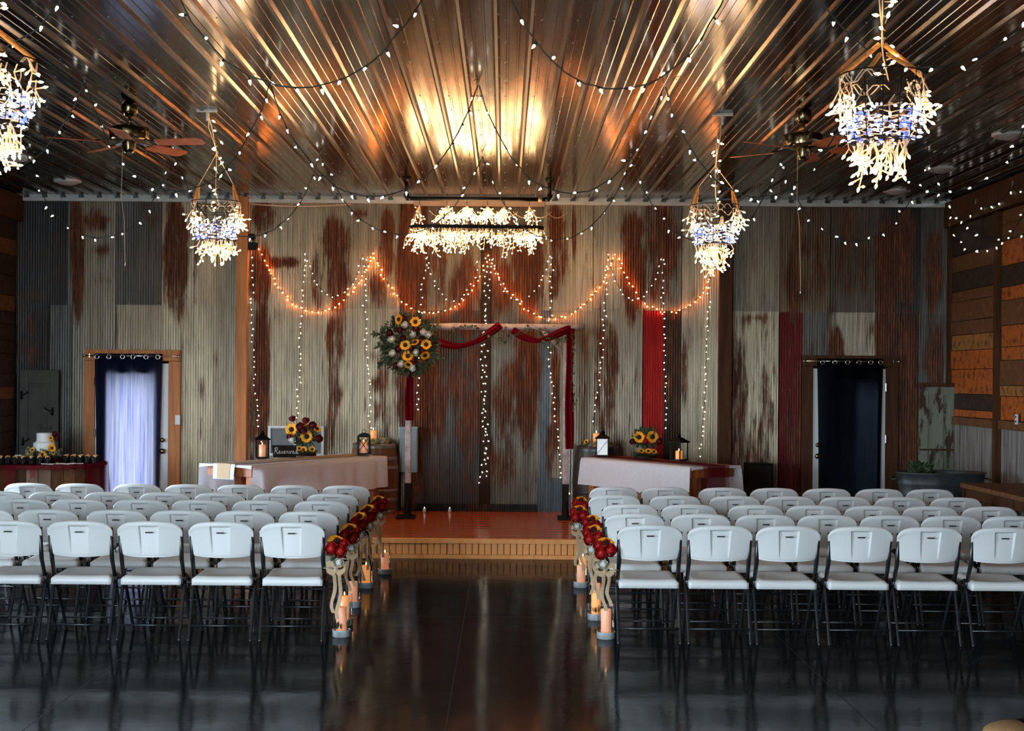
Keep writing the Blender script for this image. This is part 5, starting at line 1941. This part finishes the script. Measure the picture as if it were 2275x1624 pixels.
YN, YFAR = 7.1, 12.1
xh, _ = point_px(460, 245, YFAR)
basket('basket chandelier of icicle lights beside the cedar post', point_px(480, 500, YFAR)[0], YFAR, 3.03, 3.77, (xh, YFAR, ZC), 21, False)
xh, _ = point_px(1605, 258, YFAR)
basket('basket chandelier of icicle lights before the dark timber post', point_px(1588, 500, YFAR)[0], YFAR, 3.03, 3.70, (xh, YFAR, ZC), 22, False)
xh, _ = point_px(1955, -60, YN)
basket('largest basket chandelier, orange ropes meeting at its top, over the plank wall side chairs', point_px(1958, 250, YN)[0], YN, 3.075, 3.56, (xh, YN, ZC), 23, True)
basket('basket chandelier cut by the frame edge over the cake side chairs', point_px(-14, 220, YN)[0], YN, 3.12, 3.60, (point_px(5, -60, YN)[0], YN, ZC), 24, True)

# icicle chandelier on a long frame, hung from a black pipe
PY = 16.2
sp = FPX / PY
pipe = thing('ceiling_pipe', 'black iron pipe rail under the ceiling above the icicle chandelier', 'pipe', (0, PY, ZC))
xa, za = point_px(903, 441, PY)
xb, zb = point_px(1221, 442, PY)
zp = za - ZC
MB().tube([(xa, 0, zp), (xb, 0, zp)], .024, 12).build('rail_pipe', M['pipe'], pipe, True)
for x in (xa, xb):
    s = 1 if x == xa else -1
    MB().tube([(x + s * .05, 0, zp), (x + s * .015, 0, zp + .006), (x, 0, zp + .03), (x, 0, zp + .06)], .030, 10).build('elbow', M['pipe'], pipe, True)
    MB().tube([(x, 0, zp + .05), (x, 0, -.005)], .022, 10).build('drop_pipe', M['pipe'], pipe, True)
    MB().lathe([(.055, -.022), (.055, -.010), (.03, -.04)][::-1], (x, 0, 0), 16).build('flange', M['pipe'], pipe)
xq = xb - .13
MB().tube([(xq, 0, zp), (xq + .045, 0, zp)], .0265, 12).build('brass_tag', mat('gold_band', (.6, .36, .12), .4), pipe, True)
cxa, cza = point_px(909, 507, PY)
cxb, _ = point_px(1209, 507, PY)
zr = cza
ch = thing('icicle_chandelier', 'long black-framed chandelier of warm icicle lights before the stage wall', 'chandelier', ((cxa + cxb) / 2, PY, zr))
hw, hd = (cxb - cxa) / 2, .24
oval = []
for q in range(48):
    a = 2 * PI * q / 48
    c_, s_ = math.cos(a), math.sin(a)
    oval.append((hw * math.copysign(abs(c_) ** .38, c_), hd * math.copysign(abs(s_) ** .6, s_)))
vs, fs = [], []
for q, (a, b) in enumerate(oval):
    k = .97
    for (m_, z) in ((1, -.022), (1, .022), (k, .022), (k, -.022)):
        vs.append((a * m_, b * m_, z))
for q in range(48):
    for i in range(4):
        fs.append((q * 4 + i, q * 4 + (i + 1) % 4, ((q + 1) % 48) * 4 + (i + 1) % 4, ((q + 1) % 48) * 4 + i))
MB().add(vs, fs).build('frame', M['black'], ch)
rr = random.Random(77)
cords, warm = MB(), MB()
zpl = zp + ZC - zr
for px, nst, sprd in ((932, 6, .05), (993, 26, .15), (1037, 28, .15), (1083, 28, .15), (1121, 22, .14), (1176, 8, .06)):
    x_ = point_px(px, 450, PY)[0] - (cxa + cxb) / 2
    MB().tube([(x_, 0, zpl - .02), (x_, 0, zpl - .07)], .004, 5).build('hook', M['pipe'], ch)
    for s in (-1, 1):
        MB().tube([(x_, 0, zpl - .07), (x_ + rr.uniform(-.03, .03), s * hd * .98, .02)], .0022, 4).build('hanging_line', M['wire_w'], ch)
    for q in range(nst):
        a = rr.uniform(0, 2 * PI)
        lead = Vector((math.cos(a) * sprd * 5.5, math.sin(a) * sprd * 2.5, -1)).normalized()
        strand(cords, warm, (x_, 0, zpl - .08), rr.uniform(.14, .27), rr, .04, .52, .45, .6, lead)
for q in range(8):
    x1, x2 = -hw * .7 + q * .19, -hw * .7 + q * .19 + .25
    cords.tube([(x1 + (x2 - x1) * u / 6, .02 * math.sin(u), zpl - .14 - .07 * math.sin(PI * u / 6)) for u in range(7)], .003, 4, False)
for q in range(210):
    a, b = oval[rr.randrange(48)]
    f = rr.uniform(.85, 1.03)
    if q % 4:
        a, b = rr.uniform(-hw, hw), rr.choice((-1, 1)) * hd
    L = rr.choice((.08, .12, .18, .26)) * rr.uniform(.7, 1.2)
    strand(cords, warm, (a * f, b * f, -.015), L, rr, .042, .52, .6, .7)
cords.build('icicle_cord', M['wire_w'], ch, kind='stuff')
warm.build('warm_bulb', M['warm'], ch, kind='stuff')

# ================================================================== STRING LIGHTS
big = MB().lathe([(.0008, -.002), (.0080, .007), (.0088, .014), (.0045, .029), (.0008, .036)], n=7).mesh('bulb', M['led'], True)
sock = MB().tube([(0, 0, -.016), (0, 0, .003)], .0065, 6).mesh('socket', M['wire_g'])


def swag_pts(a, b, sag, n=22, wob=.01, rr=R):
    a, b = Vector(a), Vector(b)
    out = []
    for i in range(n + 1):
        u = i / n
        p = a.lerp(b, u)
        # hanging cord: steeper at its ends than a parabola
        s_ = (math.cosh(2.2 * (2 * u - 1)) - math.cosh(2.2)) / (1 - math.cosh(2.2))
        p.z -= sag * s_
        p += Vector((rr.uniform(-wob, wob), rr.uniform(-wob, wob), rr.uniform(-wob, wob) * .6))
        out.append(p)
    return out


def string_light(label, runs, gap=.15, group='white bulb strings under the steel ceiling'):
    o = thing('string_light', label, 'string light', (0, 0, 0), 0, group)
    cord = MB()
    nb = 0
    rr = random.Random(len(label) * 7)
    for pts in runs:
        cord.tube(pts, .0048, 5, False)
        acc = gap * .5
        for i in range(len(pts) - 1):
            seg = (pts[i + 1] - pts[i]).length
            while acc < seg:
                p = pts[i].lerp(pts[i + 1], acc / seg)
                d = Vector((rr.uniform(-1, 1), rr.uniform(-1, 1), rr.uniform(-1.4, .25))).normalized()
                rot = Vector((0, 0, 1)).rotation_difference(d).to_euler()
                b = link('bulb', big, o, p + d * .020, rot)
                link('socket', sock, b)
                acc += gap * rr.uniform(.75, 1.25)
                nb += 1
            acc -= seg
    cord.build('cord', M['wire_g'], o)
    hk = MB()
    for pts in runs:
        for p in (pts[0], pts[-1]):
            hk.tube([p, p + Vector((0, 0, max(.01, min(.06, ZC - p.z))))], .003, 4)
    hk.build('hook', M['galv'], o, kind='stuff')
    return o


ZH = ZC - .02


def hooks(Y, pxs):
    return [Vector((point_px(p, 840 - 2.27 * FPX / Y, Y)[0], Y, ZH)) for p in pxs]


def row(Y, pxs, sags):
    h = hooks(Y, pxs)
    return [swag_pts(h[i], h[i + 1], s) for i, s in enumerate(sags) if s]


string_light('string light swagged across the ceiling, row closest to the camera', row(8.0, (-330, 172, 372, 958, 1118, 1625, 1800, 2330), (.45, 0, .62, .02, .62, .03, .48)))
string_light('string light swagged across the ceiling, second row towards the stage', row(10.95, (-230, 187, 600, 1063, 1477, 1895, 2310), (.70, .83, .86, .82, .84, .80)))
string_light('string light swagged across the ceiling, third row towards the stage', row(14.4, (58, 386, 713, 1070, 1403, 1733, 2062, 2390), (.86, .84, .80, .84, .86, .84, .80)))
h = hooks(17.4, (-10, 210, 428, 640, 860))
rt_ = [Vector((XR - .12, y, z)) for y, z in ((17.6, 4.02), (16.6, 3.95), (15.4, 4.0), (14.2, 3.95))]
string_light('string light along the brown beam of the plank wall', [swag_pts(rt_[0], rt_[1], .16), swag_pts(rt_[1], rt_[2], .10), swag_pts(rt_[2], rt_[3], .16)], .34)
string_light('short string light drooping over the dark top boards of the plank wall', [swag_pts(Vector((XR - .12, 17.6, 3.78)), Vector((XR - .12, 15.0, 3.70)), .34)], .30)

# strings pinned to the stage wall
WY = YB - .055


def wall_string(label, paths, name, mm, gap, k, group, depth=0.0):
    o = thing(name, label, 'string light', (0, 0, 0), 0, group)
    cord, bl = MB(), MB()
    rr = random.Random(len(label))
    for path in paths:
        pts = [P(a, b, WY - depth + rr.uniform(-.006, .006)) for a, b in path]
        # jitter between anchor points
        fine = []
        for i in range(len(pts) - 1):
            m = max(1, int((pts[i + 1] - pts[i]).length / .06))
            for q in range(m):
                fine.append(pts[i].lerp(pts[i + 1], q / m) + Vector((rr.uniform(-.012, .012), 0, 0)))
        fine.append(pts[-1])
        cord.tube(fine, .0035, 4, False)
        acc = 0
        for i in range(len(fine) - 1):
            seg = (fine[i + 1] - fine[i]).length
            while acc < seg:
                p = fine[i].lerp(fine[i + 1], acc / seg)
                d = Vector((rr.uniform(-1, 1), -.5, rr.uniform(-1, .3))).normalized()
                add_bulb(bl, p + d * .010, d, k)
                acc += gap * rr.uniform(.7, 1.3)
            acc -= seg
    cord.build('cord', M['wire_g'], o)
    bl.build('bulb', M[mm], o, kind='stuff')
    return o


def arc(x0, y0, x1, y1, low, n=12):
    out = []
    for i in range(n + 1):
        u = i / n
        y = y0 + (y1 - y0) * u
        s_ = (math.cosh(2.0 * (2 * u - 1)) - math.cosh(2.0)) / (1 - math.cosh(2.0))
        base = (y0 + y1) / 2
        out.append((x0 + (x1 - x0) * u, y + (low - base) * s_))
    return out


wall_string('orange glowing light garland swagged in four loops on the rusty wall', [arc(577, 555, 828, 560, 692) + arc(828, 560, 1088, 565, 695)[1:] + arc(1088, 565, 1367, 562, 707)[1:] + arc(1367, 562, 1590, 592, 694)[1:]],
            'light_garland', 'orange', .070, .62, None, .01)
G = 'white mini light strings on the stage wall'
wall_string('white mini lights on dark cord looped along the rusty wall', [arc(680, 562, 806, 566, 660), arc(945, 560, 1066, 570, 668), arc(1092, 575, 1220, 566, 668), arc(1350, 566, 1470, 570, 666)], 'wall_string_light', 'pinp', .085, .58, G)
COLS = [([(562, 570), (560, 700), (566, 850), (574, 930), (583, 1008)], 'beside the cedar post'), ([(677, 575), (672, 660), (666, 760), (664, 860), (660, 935)], 'above the louvred vent'),
        ([(812, 575), (811, 700), (815, 800), (822, 890), (824, 960)], 'above the reddish oak barrel'), ([(948, 575), (938, 640), (936, 700), (934, 760), (930, 850), (926, 910)], 'behind the floral spray'),
        ([(1080, 575), (1078, 650), (1080, 800), (1074, 900), (1078, 980), (1066, 1072)], 'down the dark centre batten'), ([(1088, 575), (1086, 640), (1070, 760), (1072, 860), (1082, 960), (1080, 1072)], 'down the dark centre batten, second strand'),
        ([(1225, 575), (1224, 680), (1220, 800), (1232, 900), (1240, 980), (1246, 1060), (1266, 1102)], 'beside the arch post with the drape'), ([(1346, 590), (1344, 700), (1336, 800), (1326, 880), (1318, 945)], 'above the near-black barrel'),
        ([(1474, 575), (1472, 690), (1478, 800), (1479, 900), (1484, 960)], 'down the bright red sheet'), ([(1576, 605), (1573, 720), (1568, 850), (1560, 960), (1556, 1020)], 'beside the dark timber post')]
for path, nm in COLS:
    wall_string('vertical string of white mini lights ' + nm, [path], 'wall_string_light', 'pinp', .080, .60, G)
